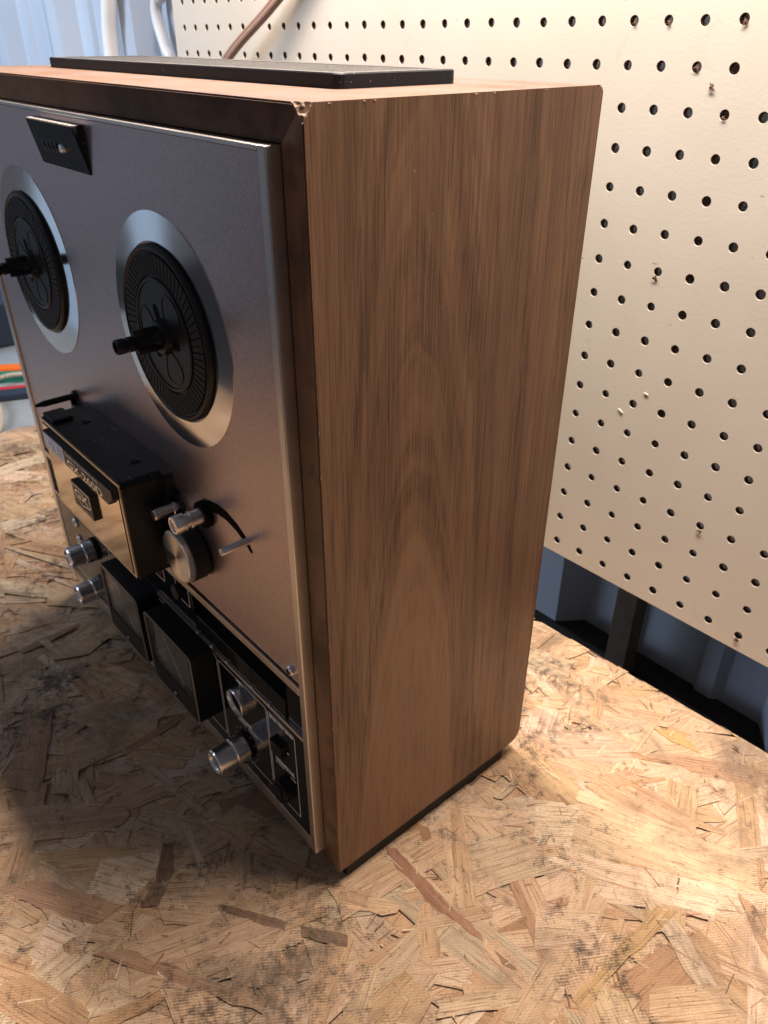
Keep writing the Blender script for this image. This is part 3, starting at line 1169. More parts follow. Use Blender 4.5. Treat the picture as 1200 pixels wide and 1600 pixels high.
# pale nicks along the edges of the veneer
for k in range(16):
    bm = bmesh.new()
    ln = random.uniform(0.0010, 0.0035)
    hw = random.uniform(0.0002, 0.0005)
    n = 7
    ring = [bm.verts.new((random.uniform(-1, 1) * 0.0001 + 0.00005, hw * math.sin(6.283 * i / n) * random.uniform(0.6, 1.3), ln / 2 * math.cos(6.283 * i / n))) for i in range(n)]
    cen = bm.verts.new((0.0002, 0, 0))
    for i in range(n):
        bm.faces.new((cen, ring[i], ring[(i + 1) % n]))
    if k < 7:
        p = (0.0001, random.uniform(0.0004, 0.0009), random.uniform(0.03, 0.45))
    else:
        for q in bm.verts:
            q.co = Vector((q.co.x, q.co.z, q.co.y))
        p = (0.0001, random.uniform(0.01, 0.175), random.choice((ZT - 0.0007, ZT - 0.0007, ZB0 + 0.0011)))
    put('edge_nick', bm, 'chip', deck, p)

# chassis and face
T0, T1 = -0.4280, -0.0152      # trim, left and right outside
YT = -0.0075                   # trim front
put('chassis', B(T0 + 0.001, T1 - 0.001, 0.0045, 0.165, 0.026, 0.4545), 'void', deck)
put('trim_rail', B(T1 - 0.0054, T1, YT, 0.004, 0.0235, 0.4570, bev=0.0006), 'trim', deck)
put('trim_rail', B(T0, T0 + 0.0080, YT, 0.004, 0.0235, 0.4570, bev=0.0006), 'trim', deck)
put('trim_rail', B(T0 + 0.0083, T1 - 0.0057, YT + 0.0002, 0.004, 0.4549, 0.4569, bev=0.0006), 'trim', deck)
put('trim_rail', B(T0 + 0.0083, T1 - 0.0057, YT + 0.0002, 0.004, 0.0236, 0.0342, bev=0.0006), 'trim', deck)
FX0, FX1 = T0 + 0.0084, T1 - 0.0058
YP = -0.0060
put('face_plate', B(FX0, FX1, YP, 0.004, 0.1728, 0.4546, bev=0.0003), 'plate', deck)
put('divider_strip', B(FX0, FX1, YT, 0.004, 0.1650, 0.1708, bev=0.0005), 'trim', deck)
put('divider_strip', B(FX0, FX1, YT + 0.0002, 0.004, 0.1262, 0.1288, bev=0.0004), 'trim', deck)
YL = -0.0068
put('control_panel', B(FX0, FX1, YL, 0.004, 0.0345, 0.1259, bev=0.0002), 'gloss', deck)
KX0 = -0.1545
put('switch_panel', B(FX0, KX0 - 0.0003, -0.0052, 0.004, 0.1290, 0.1648, bev=0.0003), 'gloss', deck)
put('key_well', B(KX0, FX1, 0.0015, 0.0042, 0.1290, 0.1648), 'void', deck)
# piano keys
kx = [-0.1520, -0.1325, -0.1120, -0.0806, -0.0602, -0.0400]
for a, b in zip(kx, kx[1:]):
    bm = bmesh.new()
    a2, b2 = a + 0.0004, b - 0.0004
    prof = [(0.0012, 0.1292), (-0.0058, 0.1292), (-0.0062, 0.1296), (-0.0058, 0.1432), (-0.0050, 0.1442), (0.0012, 0.1450)]
    va = [bm.verts.new((a2, y, z)) for y, z in prof]
    vb = [bm.verts.new((b2, y, z)) for y, z in prof]
    bm.faces.new(va)
    bm.faces.new(vb)
    for i in range(len(prof)):
        j = (i + 1) % len(prof)
        bm.faces.new((va[i], va[j], vb[j], vb[i]))
    k = put('piano_key', bm, 'key', deck)
    put('key_tab', B(a2 + 0.0008, a2 + 0.0026, -0.0078, -0.0066, 0.1289, 0.1301, bev=0.0003), 'white', k)
put('end_block', B(-0.0396, FX1 - 0.0002, -0.0050, 0.001, 0.1292, 0.1646, bev=0.001), 'gloss', deck)

# ---- reel tables


def reel_table(cx, cz):
    # raised cone ring, rubber-faced platter, splined spindle
    rt = link('reel_table', done(L([(0.0475, 0.003), (0.0475, -0.0030), (0.0466, -0.0042), (0.0452, -0.0046), (0.0445, -0.0040), (0.0440, -0.0034), (0.0, -0.0034)], seg=96, cap0=False), True), 'platter', deck, (cx, YP, cz))
    put('cone_ring', L([(0.0486, 0.0004), (0.0486, -0.0013), (0.0633, -0.0004), (0.0633, 0.0004)], seg=128, cap0=False, cap1=False), 'ring', rt, (cx, YP, cz), True)
    bm = bmesh.new()
    n = 66
    for i in range(n):
        a0 = 2 * math.pi * (i + 0.08) / n
        a1 = 2 * math.pi * (i + 0.86) / n
        vs = []
        for r in (0.0318, 0.0432):
            for a in (a0, a1):
                tw = 0.05 * (r - 0.0318) / 0.0114
                for y in (-0.0036, -0.0043):
                    vs.append(bm.verts.new((r * math.cos(a + tw), y, r * math.sin(a + tw))))
        # order: r0a0(y0,y1) r0a1 r1a0 r1a1
        bm.faces.new((vs[1], vs[3], vs[7], vs[5]))
        bm.faces.new((vs[0], vs[1], vs[5], vs[4]))
        bm.faces.new((vs[2], vs[3], vs[7], vs[6]))
        bm.faces.new((vs[0], vs[1], vs[3], vs[2]))
        bm.faces.new((vs[4], vs[5], vs[7], vs[6]))
    o = put('rubber_rib_ring', bm, 'rubber', rt, (cx, YP, cz))
    o['kind'] = 'stuff'
    bm = L([(0.0306, -0.0035), (0.0306, -0.0046), (0.0300, -0.0050), (0.0290, -0.0050), (0.0286, -0.0042), (0.0, -0.0042)], seg=72, cap0=False)
    put('hub_disc', bm, 'platter', rt, (cx, YP, cz), True)
    # three-lobed spider with sunken pockets
    for i in range(3):
        a = math.radians(-68 + 120 * i)
        ca, sa = math.cos(a), math.sin(a)
        pts = []
        for k in range(26):
            u = 2 * math.pi * k / 26
            px, pz = 0.0175 + 0.0095 * math.cos(u), 0.0125 * math.sin(u) * (0.75 + 0.25 * math.cos(u))
            pts.append((px * ca - pz * sa, px * sa + pz * ca))
        inn = []
        for k in range(26):
            u = 2 * math.pi * k / 26
            px, pz = 0.0175 + 0.0086 * math.cos(u), 0.0116 * math.sin(u) * (0.75 + 0.25 * math.cos(u))
            inn.append((px * ca - pz * sa, px * sa + pz * ca))
        bm = frame(bmesh.new(), pts, inn, -0.00455, -0.0041)
        put('hub_lobe', bm, 'platter', rt, (cx, YP, cz))
        b = a + math.radians(60)
        bm = bmesh.new()
        hole = [((0.013 + 0.0045 * math.cos(u)) * math.cos(b) - 0.0026 * math.sin(u) * math.sin(b), (0.013 + 0.0045 * math.cos(u)) * math.sin(b) + 0.0026 * math.sin(u) * math.cos(b)) for u in [2 * math.pi * k / 20 for k in range(20)]]
        prism(bm, hole, -0.00445, -0.0040)
        put('hub_pocket', bm, 'void', rt, (cx, YP, cz))
    sp = L([(0.0100, -0.0040), (0.0088, -0.0075), (0.0056, -0.0085), (0.0043, -0.0115), (0.0041, -0.0205), (0.0034, -0.0210), (0.0034, -0.0216), (0.0040, -0.0221), (0.0040, -0.0250), (0.0034, -0.0255), (0.0034, -0.0261), (0.0040, -0.0266), (0.0040, -0.0308), (0.0037, -0.0315), (0.0029, -0.0316), (0.0027, -0.0302), (0.0, -0.0302)], seg=36)
    for i in range(3):
        a = math.radians(80 + 120 * i)
        ca, sa = math.cos(a), math.sin(a)
        q = bmesh.new()
        box(q, 0.0028, 0.0068, -0.0215, -0.0042, -0.0014, 0.0014, bev=0.0004)
        for vv in q.verts:
            vv.co = Vector((vv.co.x * ca - vv.co.z * sa, vv.co.y, vv.co.x * sa + vv.co.z * ca))
        merge(sp, q)
    put('spindle', sp, 'blackplastic', rt, (cx, YP, cz), True)
    return rt


reel_table(-0.1234, 0.3550)
reel_table(-0.3190, 0.3560)

# ---- tape counter: a wedge that leans out at the top
bm = bmesh.new()
cx0, cx1, cz0, cz1 = -0.2640, -0.1930, 0.4268, 0.4519
vs = [bm.verts.new(p) for p in ((cx0, YP - 0.0006, cz0), (cx1, YP - 0.0006, cz0), (cx1 - 0.001, YP - 0.0062, cz1 - 0.0004), (cx0 + 0.001, YP - 0.0062, cz1 - 0.0004),
                               (cx0, YP + 0.001, cz0), (cx1, YP + 0.001, cz0), (cx1, YP + 0.001, cz1), (cx0, YP + 0.001, cz1))]
for f in ((0, 1, 2, 3), (4, 5, 6, 7), (0, 1, 5, 4), (3, 2, 6, 7), (0, 3, 7, 4), (1, 2, 6, 5)):
    bm.faces.new([vs[i] for i in f])
bmesh.ops.bevel(bm, geom=list(bm.edges), offset=0.0004, segments=2, affect='EDGES')
ctr = put('tape_counter', bm, 'counter', deck)
for i in range(4):
    xx = -0.2505 + i * 0.0062
    bm = L([(0.0065, 0.0), (0.0065, 0.0044)], seg=28)
    for vv in bm.verts:
        vv.co = Vector((vv.co.y, vv.co.x * 0.72, vv.co.z))
    put('digit_wheel', bm, 'blackplastic', ctr, (xx, YP + 0.0006, 0.4400), True)
put('reset_button', L([(0.0024, 0.002), (0.0024, -0.0016), (0.0020, -0.0022), (0.0, -0.0023)], seg=24), 'chrome', ctr, (-0.2185, YP - 0.0032, 0.4385), True)

# ---- head cover
HX0, HX1, HZ0, HZ1 = -0.2890, -0.1550, 0.1868, 0.2600
hc = put('head_cover', prism(bmesh.new(), rrect(HX0, HX1, HZ0, HZ1, 0.004), -0.0385, -0.0110, bev=0.0016), 'housing', deck, smooth=False)
put('cover_flange', prism(bmesh.new(), rrect(-0.2990, -0.1500, 0.1880, 0.2582, 0.004), -0.0125, YP + 0.001, bev=0.001), 'housing', hc)
put('cover_step', B(-0.2860, -0.2660, -0.0372, -0.0225, 0.2590, 0.2628, bev=0.0012), 'housing', hc)
for sx in (-0.2570, -0.1790):
    bm = bmesh.new()
    bmesh.ops.create_uvsphere(bm, u_segments=20, v_segments=10, radius=0.0042)
    for vv in bm.verts:
        vv.co.z *= 0.35
    put('cover_screw', bm, 'blackplastic', hc, (sx, -0.0180, 0.2600), True)
put('front_border', prism(bmesh.new(), rrect(-0.2870, -0.1570, 0.1888, 0.2590, 0.0012), -0.0390, -0.0380), 'cream', hc)
put('dark_line', prism(bmesh.new(), rrect(-0.2850, -0.1595, 0.1908, 0.2566, 0.0008), -0.0392, -0.0380), 'void', hc)
mir = put('mirror_plate', prism(bmesh.new(), rrect(-0.2842, -0.1604, 0.1915, 0.2557, 0.0006), -0.0394, -0.0380), 'mirror', hc)
# name bar with lettering
nb = bmesh.new()
prism(nb, [(-0.2425, 0.2395), (-0.1720, 0.2395), (-0.1630, 0.2470), (-0.1630, 0.2535), (-0.2425, 0.2535)], -0.0422, -0.0390, bev=0.0005)
prism(nb, rrect(-0.2790, -0.2415, 0.2400, 0.2532, 0.0004), -0.0418, -0.0390, bev=0.0003)
put('name_bar', nb, 'blackplastic', hc)
put('logo_field', B(-0.2785, -0.2420, -0.0421, -0.0416, 0.2404, 0.2522, bev=0.0001), 'blue', hc)
text('logo_lettering', 'AKAI', -0.2735, 0.2424, -0.04225, 0.0105, 'white', hc, width=0.0265, bold=0.0002)
text('small_lettering', "GLASS & X'TAL FERRITE HEAD", -0.2385, 0.2496, -0.0424, 0.0034, 'white', hc, width=0.055)
text('model_lettering', 'GX-260D', -0.2370, 0.2414, -0.0424, 0.0085, 'silver', hc, width=0.058, bold=0.0002)
# head badge
bd = bmesh.new()
prism(bd, rrect(-0.2390, -0.2065, 0.2105, 0.2300, 0.0005), -0.0424, -0.0390, bev=0.0004)
put('badge', bd, 'blackplastic', hc)
sh = [(-0.2375, 0.2288), (-0.2080, 0.2288), (-0.2080, 0.2185), (-0.22275, 0.2150), (-0.2375, 0.2185)]
shi = [(-0.2365, 0.2278), (-0.2090, 0.2278), (-0.2090, 0.2192), (-0.22275, 0.2160), (-0.2365, 0.2192)]
put('badge_outline', frame(bmesh.new(), sh, shi, -0.0426, -0.0420), 'silver', hc)
text('badge_lettering', 'GX', -0.2348, 0.2196, -0.0426, 0.0088, 'silver', hc, width=0.0235, bold=0.0003)
text('badge_lettering', 'GLASS HEAD', -0.2368, 0.2116, -0.0426, 0.0029, 'silver', hc, width=0.027)

# ---- tape path on the right of the head cover
pr_ = link('pinch_roller', done(L([(0.0120, 0.001), (0.0120, -0.0015), (0.0182, -0.0018), (0.0186, -0.0026), (0.0186, -0.0112), (0.0180, -0.0120), (0.0140, -0.0122), (0.0, -0.0122)], seg=64), True), 'rubber', deck, (-0.1295, YP, 0.2125))
put('roller_cap', L([(0.0178, -0.0118), (0.0178, -0.0150), (0.0170, -0.0157)], seg=64, cap0=False, cap1=False), 'knurl', pr_, (-0.1295, YP, 0.2125), True)
put('roller_cap_face', L([(0.0171, -0.0120), (0.0171, -0.0156), (0.0166, -0.0160), (0.0, -0.01585)], seg=64, cap0=False), 'cap', pr_, (-0.1295, YP, 0.2125), True)
put('roller_arm', B(-0.1600, -0.1290, -0.0090, YP + 0.001, 0.2225, 0.2330, bev=0.001), 'blackplastic', pr_, (0, 0, 0))
gp = link('guide_post', done(L([(0.0085, 0.001), (0.0085, -0.0012), (0.0050, -0.0014), (0.0036, -0.0016), (0.0036, -0.0040), (0.0048, -0.0044), (0.0048, -0.0062), (0.0040, -0.0066), (0.0040, -0.0185), (0.0034, -0.0192), (0.0, -0.0192)], seg=32), True), 'steel', deck, (-0.1460, YP, 0.2372))
put('washer', L([(0.0086, -0.0004), (0.0095, -0.0006), (0.0095, -0.0018), (0.0052, -0.0019)], seg=32), 'rubber', gp, (-0.1460, YP, 0.2372), True)
# curved slot and the tension arm working in it
inner, outer = [], []
path = [(-0.1200, 0.2445), (-0.1130, 0.2515), (-0.1040, 0.2560), (-0.0950, 0.2578), (-0.0850, 0.2577), (-0.0750, 0.2552), (-0.0670, 0.2512), (-0.0605, 0.2452)]
pts = [Vector((a, 0, b)) for a, b in path]
wd = [0.0040, 0.0066, 0.0070, 0.0068, 0.0062, 0.0054, 0.0044, 0.0022]
up_, dn_ = [], []
for i, p in enumerate(pts):
    d = (pts[min(i + 1, 7)] - pts[max(i - 1, 0)]).normalized()
    n = Vector((-d.z, 0, d.x))
    up_.append((p.x + n.x * wd[i] * 0.5, p.z + n.z * wd[i] * 0.5))
    dn_.append((p.x - n.x * wd[i] * 0.5, p.z - n.z * wd[i] * 0.5))
ta = put('arm_slot', prism(bmesh.new(), up_ + dn_[::-1], YP - 0.0003, YP + 0.001), 'void', deck)
tr = link('tension_roller', done(L([(0.0072, 0.001), (0.0072, -0.0022), (0.0050, -0.0026), (0.0050, -0.0105), (0.0054, -0.0108), (0.0054, -0.0116), (0.0046, -0.0120), (0.0046, -0.0150), (0.0058, -0.0153), (0.0058, -0.0216), (0.0054, -0.0222), (0.0040, -0.0222), (0.0038, -0.0212), (0.0, -0.0212)], seg=40), True), 'steel', deck, (-0.1108, YP, 0.2478))
put('roller_socket', L([(0.0086, -0.0002), (0.0086, -0.0036), (0.0074, -0.0038)], seg=32), 'void', tr, (-0.1108, YP, 0.2478), True)
put('tape_guide_pin', L([(0.0024, 0.002), (0.0024, -0.0160), (0.0021, -0.0168), (0.0013, -0.0168), (0.0012, -0.0160), (0.0, -0.0160)], seg=24), 'steel', deck, (-0.0648, YP, 0.2507), True)
# feeler arm on the left of the head cover
fa = link('feeler_arm', done(L([(0.0042, 0.001), (0.0042, -0.0020), (0.0023, -0.0024), (0.0023, -0.0240), (0.0010, -0.0305), (0.0, -0.0308)], seg=24), True), 'blackplastic', deck, (-0.3020, YP, 0.2618))
put('arm_bracket', B(-0.3036, -0.3004, -0.0110, -0.0062, 0.2520, 0.2600, bev=0.0008), 'blackplastic', fa, (0, 0, 0))
for sx, sz in ((-0.0290, 0.1795),):
    sc = link('panel_screw', done(L([(0.0036, 0.001), (0.0036, -0.0016), (0.0030, -0.0024), (0.0, -0.0027)], seg=28), True), 'chrome', deck, (sx, YP, sz))
    bm = bmesh.new()
    box(bm, -0.0020, 0.0020, -0.00285, -0.0020, -0.0004, 0.0004)
    box(bm, -0.0004, 0.0004, -0.00284, -0.0020, -0.0020, 0.0020)
    put('screw_slot', bm, 'void', sc, (sx, YP, sz))

# ---- level meters


def meter(x0, x1, z0, z1):
    yf = -0.0248
    body = put('level_meter', frame(bmesh.new(), rrect(x0, x1, z0, z1, 0.0035), rrect(x0 + 0.0050, x1 - 0.0035, z0 + 0.0205, z1 - 0.0030, 0.0015), yf, YL + 0.001), 'blackplastic', deck)
    put('bright_edge', frame(bmesh.new(), rrect(x0 - 0.0002, x1 + 0.0002, z0 - 0.0002, z1 + 0.0002, 0.0036), rrect(x0 + 0.0006, x1 - 0.0006, z0 + 0.0006, z1 - 0.0006, 0.0029), yf - 0.0003, yf + 0.0004), 'edge_line', body)
    wx0, wx1, wz0, wz1 = x0 + 0.0050, x1 - 0.0035, z0 + 0.0205, z1 - 0.0030
    put('dial', B(wx0, wx1, yf + 0.0040, yf + 0.0055, wz0, wz1), 'dial', body)
    put('reflection_strip', B(wx0 + 0.001, wx0 + 0.0150, yf + 0.0036, yf + 0.0041, wz0 + 0.004, wz1 - 0.002), 'reflectpink', body)  # painted reflection: a pink strip laid on the left of the dial
    bm = bmesh.new()
    xm = (wx0 + wx1) / 2
    rod(bm, (xm + 0.012, yf + 0.0028, wz0 + 0.001), (xm - 0.012, yf + 0.0028, wz1 - 0.005), 0.00045, 0.00035, 8)
    put('needle', bm, 'needle', body)
    put('pane', B(wx0 + 0.0001, wx1 - 0.0001, yf + 0.0006, yf + 0.0016, wz0 + 0.0001, wz1 - 0.0001), 'glass', body)
    put('zero_screw', L([(0.0010, 0.001), (0.0010, -0.0004), (0.0, -0.0006)], seg=14), 'white', body, (xm - 0.002, yf, z0 + 0.0055))
    put('lower_band', prism(bmesh.new(), rrect(x0 + 0.0012, x1 - 0.0012, z0 + 0.0010, z0 + 0.0198, 0.0022), yf - 0.0002, yf + 0.001), 'blackplastic', body)


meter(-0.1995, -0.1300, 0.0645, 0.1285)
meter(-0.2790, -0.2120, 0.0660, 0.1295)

# ---- printing on the control panel
YPR = YL - 0.00002
for a, b, c, d in ((-0.3050, -0.1255, 0.0468, 0.1236), (-0.1240, -0.0630, 0.0460, 0.1222), (-0.0618, -0.0312, 0.0446, 0.1215), (-0.4150, -0.3065, 0.0460, 0.1225)):
    put('printed_line', line_box(bmesh.new(), a, b, c, d, YPR), 'white', deck)
YS = -0.0052
put('printed_line', line_box(bmesh.new(), -0.2330, -0.1970, 0.1465, 0.1655 - 0.0012, YS), 'white', deck)
put('printed_line', line_box(bmesh.new(), -0.1785, -0.1590, 0.1450, 0.1640, YS), 'white', deck)
text('printed_lettering', 'PAUSE', -0.1740, 0.1648 - 0.0026, YS, 0.0024, 'white', deck, width=0.010)
text('printed_lettering', 'REC', -0.0998, 0.1196, YPR, 0.0034, 'white', deck, width=0.0085, bold=0.00012)
put('printed_line', B(-0.0960, -0.0956, YPR - 0.0001, YPR + 0.0003, 0.1158, 0.1190), 'white', deck)
text('printed_lettering', 'VOLUME', -0.1040, 0.0834, YPR, 0.0034, 'white', deck, width=0.0180, bold=0.00012)
put('printed_line', B(-0.1030, -0.0715, YPR - 0.0001, YPR + 0.0003, 0.0822, 0.0826), 'white', deck)
text('printed_lettering', 'REVERSE', -0.1040, 0.0798, YPR, 0.0024, 'white', deck, width=0.0105)
text('printed_lettering', 'FORWARD', -0.0910, 0.0792, YPR, 0.0024, 'white', deck, width=0.0115)
text('printed_lettering', 'SND ON SND', -0.0598, 0.1180, YPR, 0.0034, 'white', deck, width=0.0270, bold=0.00012)
text('printed_lettering', 'MONITOR', -0.0565, 0.0814, YPR, 0.0034, 'white', deck, width=0.0215, bold=0.00012)
put('printed_line', B(-0.0565, -0.0345, YPR - 0.0001, YPR + 0.0003, 0.0804, 0.0808), 'white', deck)
text('printed_lettering', 'SOURCE', -0.0570, 0.0778, YPR, 0.0023, 'white', deck, width=0.0095)
text('printed_lettering', 'TAPE', -0.0400, 0.0764, YPR, 0.0023, 'white', deck, width=0.0062)
bm = bmesh.new()
for i in range(11):
    a = math.radians(-50 + 28 * i)
    box(bm, -0.0962 + 0.0138 * math.cos(a) - 0.0003, -0.0962 + 0.0138 * math.cos(a) + 0.0003, YPR - 0.0001, YPR + 0.0003, 0.0605 + 0.0138 * math.sin(a) - 0.0003, 0.0605 + 0.0138 * math.sin(a) + 0.0003)
put('dial_ticks', bm, 'white', deck)

# ---- knobs


def long_knob(x, z, tip, label=None):
    l = -tip + YL            # length from the panel
    k = link('level_knob', done(L([(0.0108, 0.001), (0.0108, -0.0022), (0.0100, -0.0026)], seg=40), True), 'blackplastic', deck, (x, YL, z))
    a = -0.0024
    m = -l * 0.46
    put('inner_ring', L([(0.0096, a), (0.0104, a - 0.0003), (0.0104, m + 0.0004), (0.0100, m)], seg=48), 'chrome', k, (x, YL, z), True)
    put('outer_grip', L([(0.0086, m + 0.0002), (0.0086, m - 0.0006), (0.0098, m - 0.0010), (0.0098, -l + 0.0010), (0.0090, -l), (0.0079, -l), (0.0076, -l + 0.0012), (0.0, -l + 0.0014)], seg=48), 'chrome', k, (x, YL, z), True)
    for ang in (-28, -112):
        r = math.radians(ang)
        for yy in (m * 0.62, m * 1.55):
            if yy == m * 1.55 and ang == -28:
                continue
            bm = bmesh.new()
            bmesh.ops.create_uvsphere(bm, u_segments=14, v_segments=8, radius=0.0013)
            put('grub_screw', bm, 'void', k, (x + 0.0099 * math.cos(r), YL + yy, z + 0.0099 * math.sin(r)), True)
    return k


long_knob(-0.0965, 0.0603, -0.0334)
long_knob(-0.3420, 0.1020, -0.0312)
long_knob(-0.3410, 0.0620, -0.0312)
rk = link('record_knob', done(L([(0.0102, 0.001), (0.0104, -0.0002), (0.0104, -0.0054), (0.0100, -0.0059), (0.0086, -0.0059), (0.0082, -0.0050), (0.0080, -0.0006), (0.0, -0.0006)], seg=56, cap0=False), True), 'chrome', deck, (-0.0962, YL, 0.1050))
put('knob_core', L([(0.0079, -0.0004), (0.0079, -0.0030), (0.0050, -0.0034), (0.0, -0.0034)], seg=40, cap0=False), 'void', rk, (-0.0962, YL, 0.1050), True)
mk = link('selector_knob', done(L([(0.0088, 0.001), (0.0088, -0.0050), (0.0082, -0.0058), (0.0, -0.0060)], seg=40), True), 'blackplastic', deck, (-0.0470, YL, 0.0600))
put('knob_bar', B(-0.0500, -0.0440, YL - 0.0074, YL - 0.0050, 0.0525, 0.0675, bev=0.0008), 'blackplastic', mk, (0, 0, 0))
sb = put('push_switch', B(-0.0570, -0.0445, YL - 0.0036, YL + 0.001, 0.0915, 0.1025, bev=0.0008), 'blackplastic', deck)
put('switch_dot', L([(0.0009, 0.001), (0.0009, -0.0002), (0.0, -0.0003)], seg=12), 'white', sb, (-0.0405, YL, 0.0990))
put('pause_button', L([(0.0060, 0.001), (0.0060, -0.0052), (0.0054, -0.0060), (0.0, -0.0060)], seg=32), 'blackplastic', deck, (-0.1690, YS, 0.1560), True)
put('record_lamp', B(-0.2130, -0.2010, YS - 0.0004, YS + 0.001, 0.1495, 0.1620, bev=0.0003), 'red', deck)
for jz in (0.1120, 0.0930, 0.0705):
    j = link('jack_socket', done(L([(0.0048, 0.001), (0.0048, -0.0012), (0.0036, -0.0022), (0.0024, -0.0022), (0.0022, 0.0)], seg=28, cap1=False), True), 'chrome', deck, (-0.3790, YL, jz))
    put('jack_hole', L([(0.0023, 0.0005), (0.0023, -0.0008), (0.0, -0.0008)], seg=16), 'void', j, (-0.3790, YL, jz))

# ---- vent grille on top
GX_0, GX_1, GY_0, GY_1 = -0.4000, -0.0530, 0.0578, 0.1335
bm = bmesh.new()
ou = rrect(GX_0, GX_1, GY_0, GY_1, 0.005)
inn = rrect(GX_0 + 0.009, GX_1 - 0.009, GY_0 + 0.007, GY_1 - 0.007, 0.002)
n = len(ou)
A0 = [bm.verts.new((a, b, ZT + 0.0002)) for a, b in ou]
A1 = [bm.verts.new((a, b, ZT + 0.0058)) for a, b in ou]
cxm, cym = (GX_0 + GX_1) / 2, (GY_0 + GY_1) / 2
A2 = [bm.verts.new((a + (cxm - a) * 0.003, b + (cym - b) * 0.012, ZT + 0.0064)) for a, b in ou]
A3 = [bm.verts.new((a, b, ZT + 0.0064)) for a, b in inn]
A4 = [bm.verts.new((a, b, ZT + 0.0010)) for a, b in inn]
for p, q in ((A0, A1), (A1, A2), (A2, A3), (A3, A4)):
    for i in range(n):
        j = (i + 1) % n
        bm.faces.new((p[i], p[j], q[j], q[i]))
vg = put('vent_grille', bm, 'grille', deck)
ns = 15
for i in range(ns):
    y = GY_0 + 0.0085 + (GY_1 - GY_0 - 0.017) * i / (ns - 1)
    put('grille_slat', B(GX_0 + 0.0088, GX_1 - 0.0088, y - 0.0013, y + 0.0013, ZT + 0.0012, ZT + 0.0062), 'grille', vg, (0, 0, 0))

# ================================================================== loose things around
# brown twin cord hanging in front of the pegboard
bm = bmesh.new()
cord = [(-0.400, 0.3322, 0.585), (-0.450, 0.328, 0.555), (-0.508, 0.321, 0.520), (-0.588, 0.312, 0.471), (-0.640, 0.303, 0.40), (-0.640, 0.295, 0.15), (-0.600, 0.285, 0.0045), (-0.545, 0.270, 0.0045)]
tube(bm, cord, 0.0036, 10)
o1 = bmesh.new()
tube(o1, [(a + 0.0066, b - 0.0008, c - 0.001 if c > 0.01 else c) for a, b, c in cord], 0.0036, 10)
merge(bm, o1)
o = put('hanging_cord', bm, 'wire', smooth=True)
tag(o, 'brown twin cord slanting down in front of the pegboard', 'cord')
# white plastic pipes on the metal wall
bm = bmesh.new()
tube(bm, [(-1.085, 0.429, 1.2), (-1.098, 0.429, 0.62), (-1.106, 0.429, 0.545), (-1.124, 0.429, 0.49), (-1.128, 0.429, 0.42), (-1.118, 0.429, 0.2), (-1.118, 0.429, -0.895)], 0.0125, 14)
o = put('white_pipe', bm, 'pvc', smooth=True)
tag(o, 'thick white pipe with a slight bend running down the blue metal wall', 'pipe', 'white pipes on the metal wall')
bm = bmesh.new()
tube(bm, [(-0.950, 0.452, 1.2), (-0.972, 0.452, 0.60), (-0.992, 0.452, 0.545), (-1.000, 0.452, 0.515), (-0.985, 0.452, 0.475), (-0.965, 0.452, 0.43), (-0.955, 0.452, 0.2), (-0.955, 0.452, -0.895)], 0.0085, 14)
o = put('white_pipe', bm, 'pvc', smooth=True)
tag(o, 'thinner kinked white pipe on the metal wall nearest the pegboard', 'pipe', 'white pipes on the metal wall')
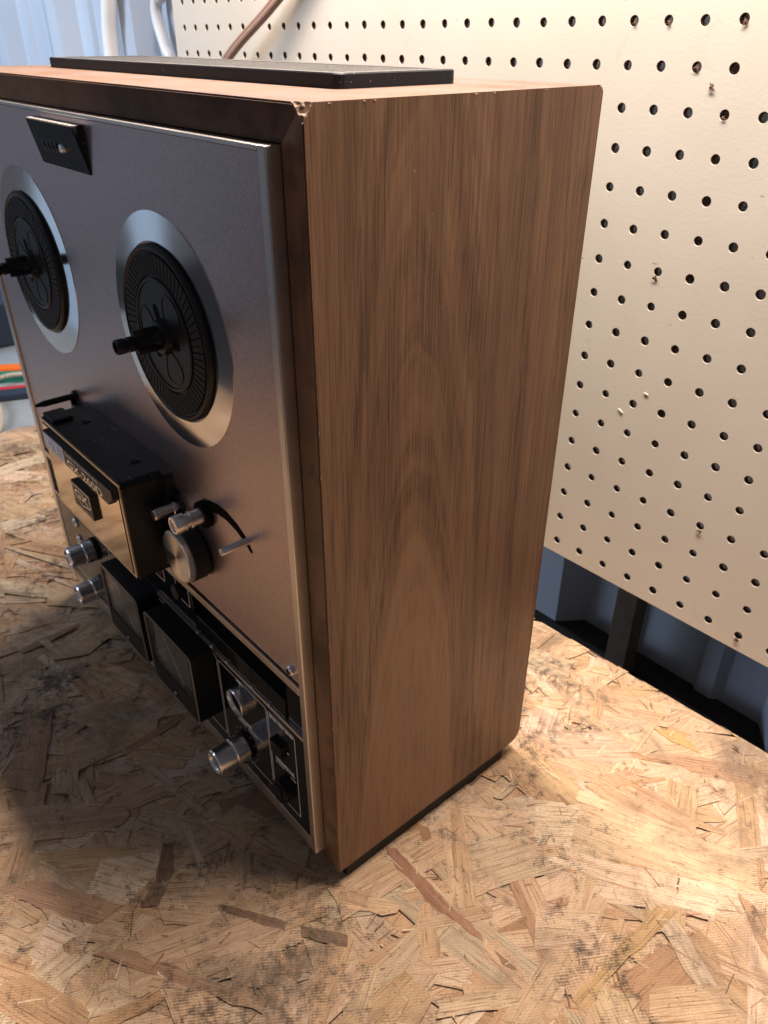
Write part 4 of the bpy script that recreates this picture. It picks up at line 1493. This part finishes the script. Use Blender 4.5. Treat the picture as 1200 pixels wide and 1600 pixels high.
# a second, lower bench at the far left with odds and ends on it
bm = bmesh.new()
HS = -0.06
box(bm, -1.55, -0.93, -0.45, 0.43, HS - 0.03, HS, bev=0.002)
sb2 = root('side_bench', 'grey topped low bench at the far left beyond the workbench', 'bench', (-1.24, 0.0, -0.9))
put('bench_top', bm, 'shelf', sb2)
for lx in (-1.50, -0.98):
    for ly in (-0.40, 0.38):
        put('leg', B(lx - 0.025, lx + 0.025, ly - 0.025, ly + 0.025, -0.9, HS - 0.0302), 'floor', sb2)


def bar(name, p, q, w, h, mat, label, cat):
    d = Vector((q[0] - p[0], q[1] - p[1], 0))
    ln = d.length
    t = B(0, ln, -w / 2, w / 2, 0, h, bev=min(w, h) * 0.2)
    o = put(name, t, mat, None, (p[0], p[1], HS + 0.0004))
    o.rotation_euler = (0, 0, math.atan2(d.y, d.x))
    return tag(o, label, cat)


bar('plastic_strip', (-1.350, 0.100), (-1.200, 0.330), 0.024, 0.006, 'orange', 'orange strip lying on the grey side bench', 'strip')
bar('painted_bar', (-1.290, 0.090), (-1.150, 0.320), 0.040, 0.008, 'green', 'dark green bar lying beside the orange strip', 'bar')
bar('handle', (-1.205, 0.080), (-1.120, 0.300), 0.014, 0.008, 'redpaint', 'red handle in front of the green bar on the side bench', 'handle')
bar('dark_tool', (-1.168, 0.090), (-1.085, 0.300), 0.030, 0.012, 'navy', 'dark tool lying in front of the red handle', 'tool')
bm = bmesh.new()
tube(bm, [(-1.185, 0.215, HS + 0.018), (-1.215, 0.165, HS + 0.016), (-1.195, 0.125, HS + 0.014), (-1.135, 0.115, HS + 0.016), (-1.075, 0.110, HS + 0.012), (-1.01, 0.085, HS + 0.005), (-0.96, 0.03, HS + 0.0045)], 0.0042, 10)
o = put('loose_cable', bm, 'beige', smooth=True)
tag(o, 'beige cable curling over the tools on the side bench', 'cable')
o = put('dark_crate', B(-1.53, -1.42, 0.10, 0.42, HS + 0.0004, HS + 0.09, bev=0.004), 'navy')
tag(o, 'dark blue crate at the back of the side bench', 'crate')
# white crumb on the bench in the deck's shadow
bm = bmesh.new()
bmesh.ops.create_icosphere(bm, subdivisions=2, radius=0.0024)
for vv in bm.verts:
    vv.co = Vector((vv.co.x * 1.7, vv.co.y * 0.9, vv.co.z * 0.5)) * random.uniform(0.8, 1.15)
o = put('white_crumb', bm, 'crumb', None, (-0.326, -0.026, 0.0010))
tag(o, 'small white crumb on the bench in front of the meters', 'crumb')
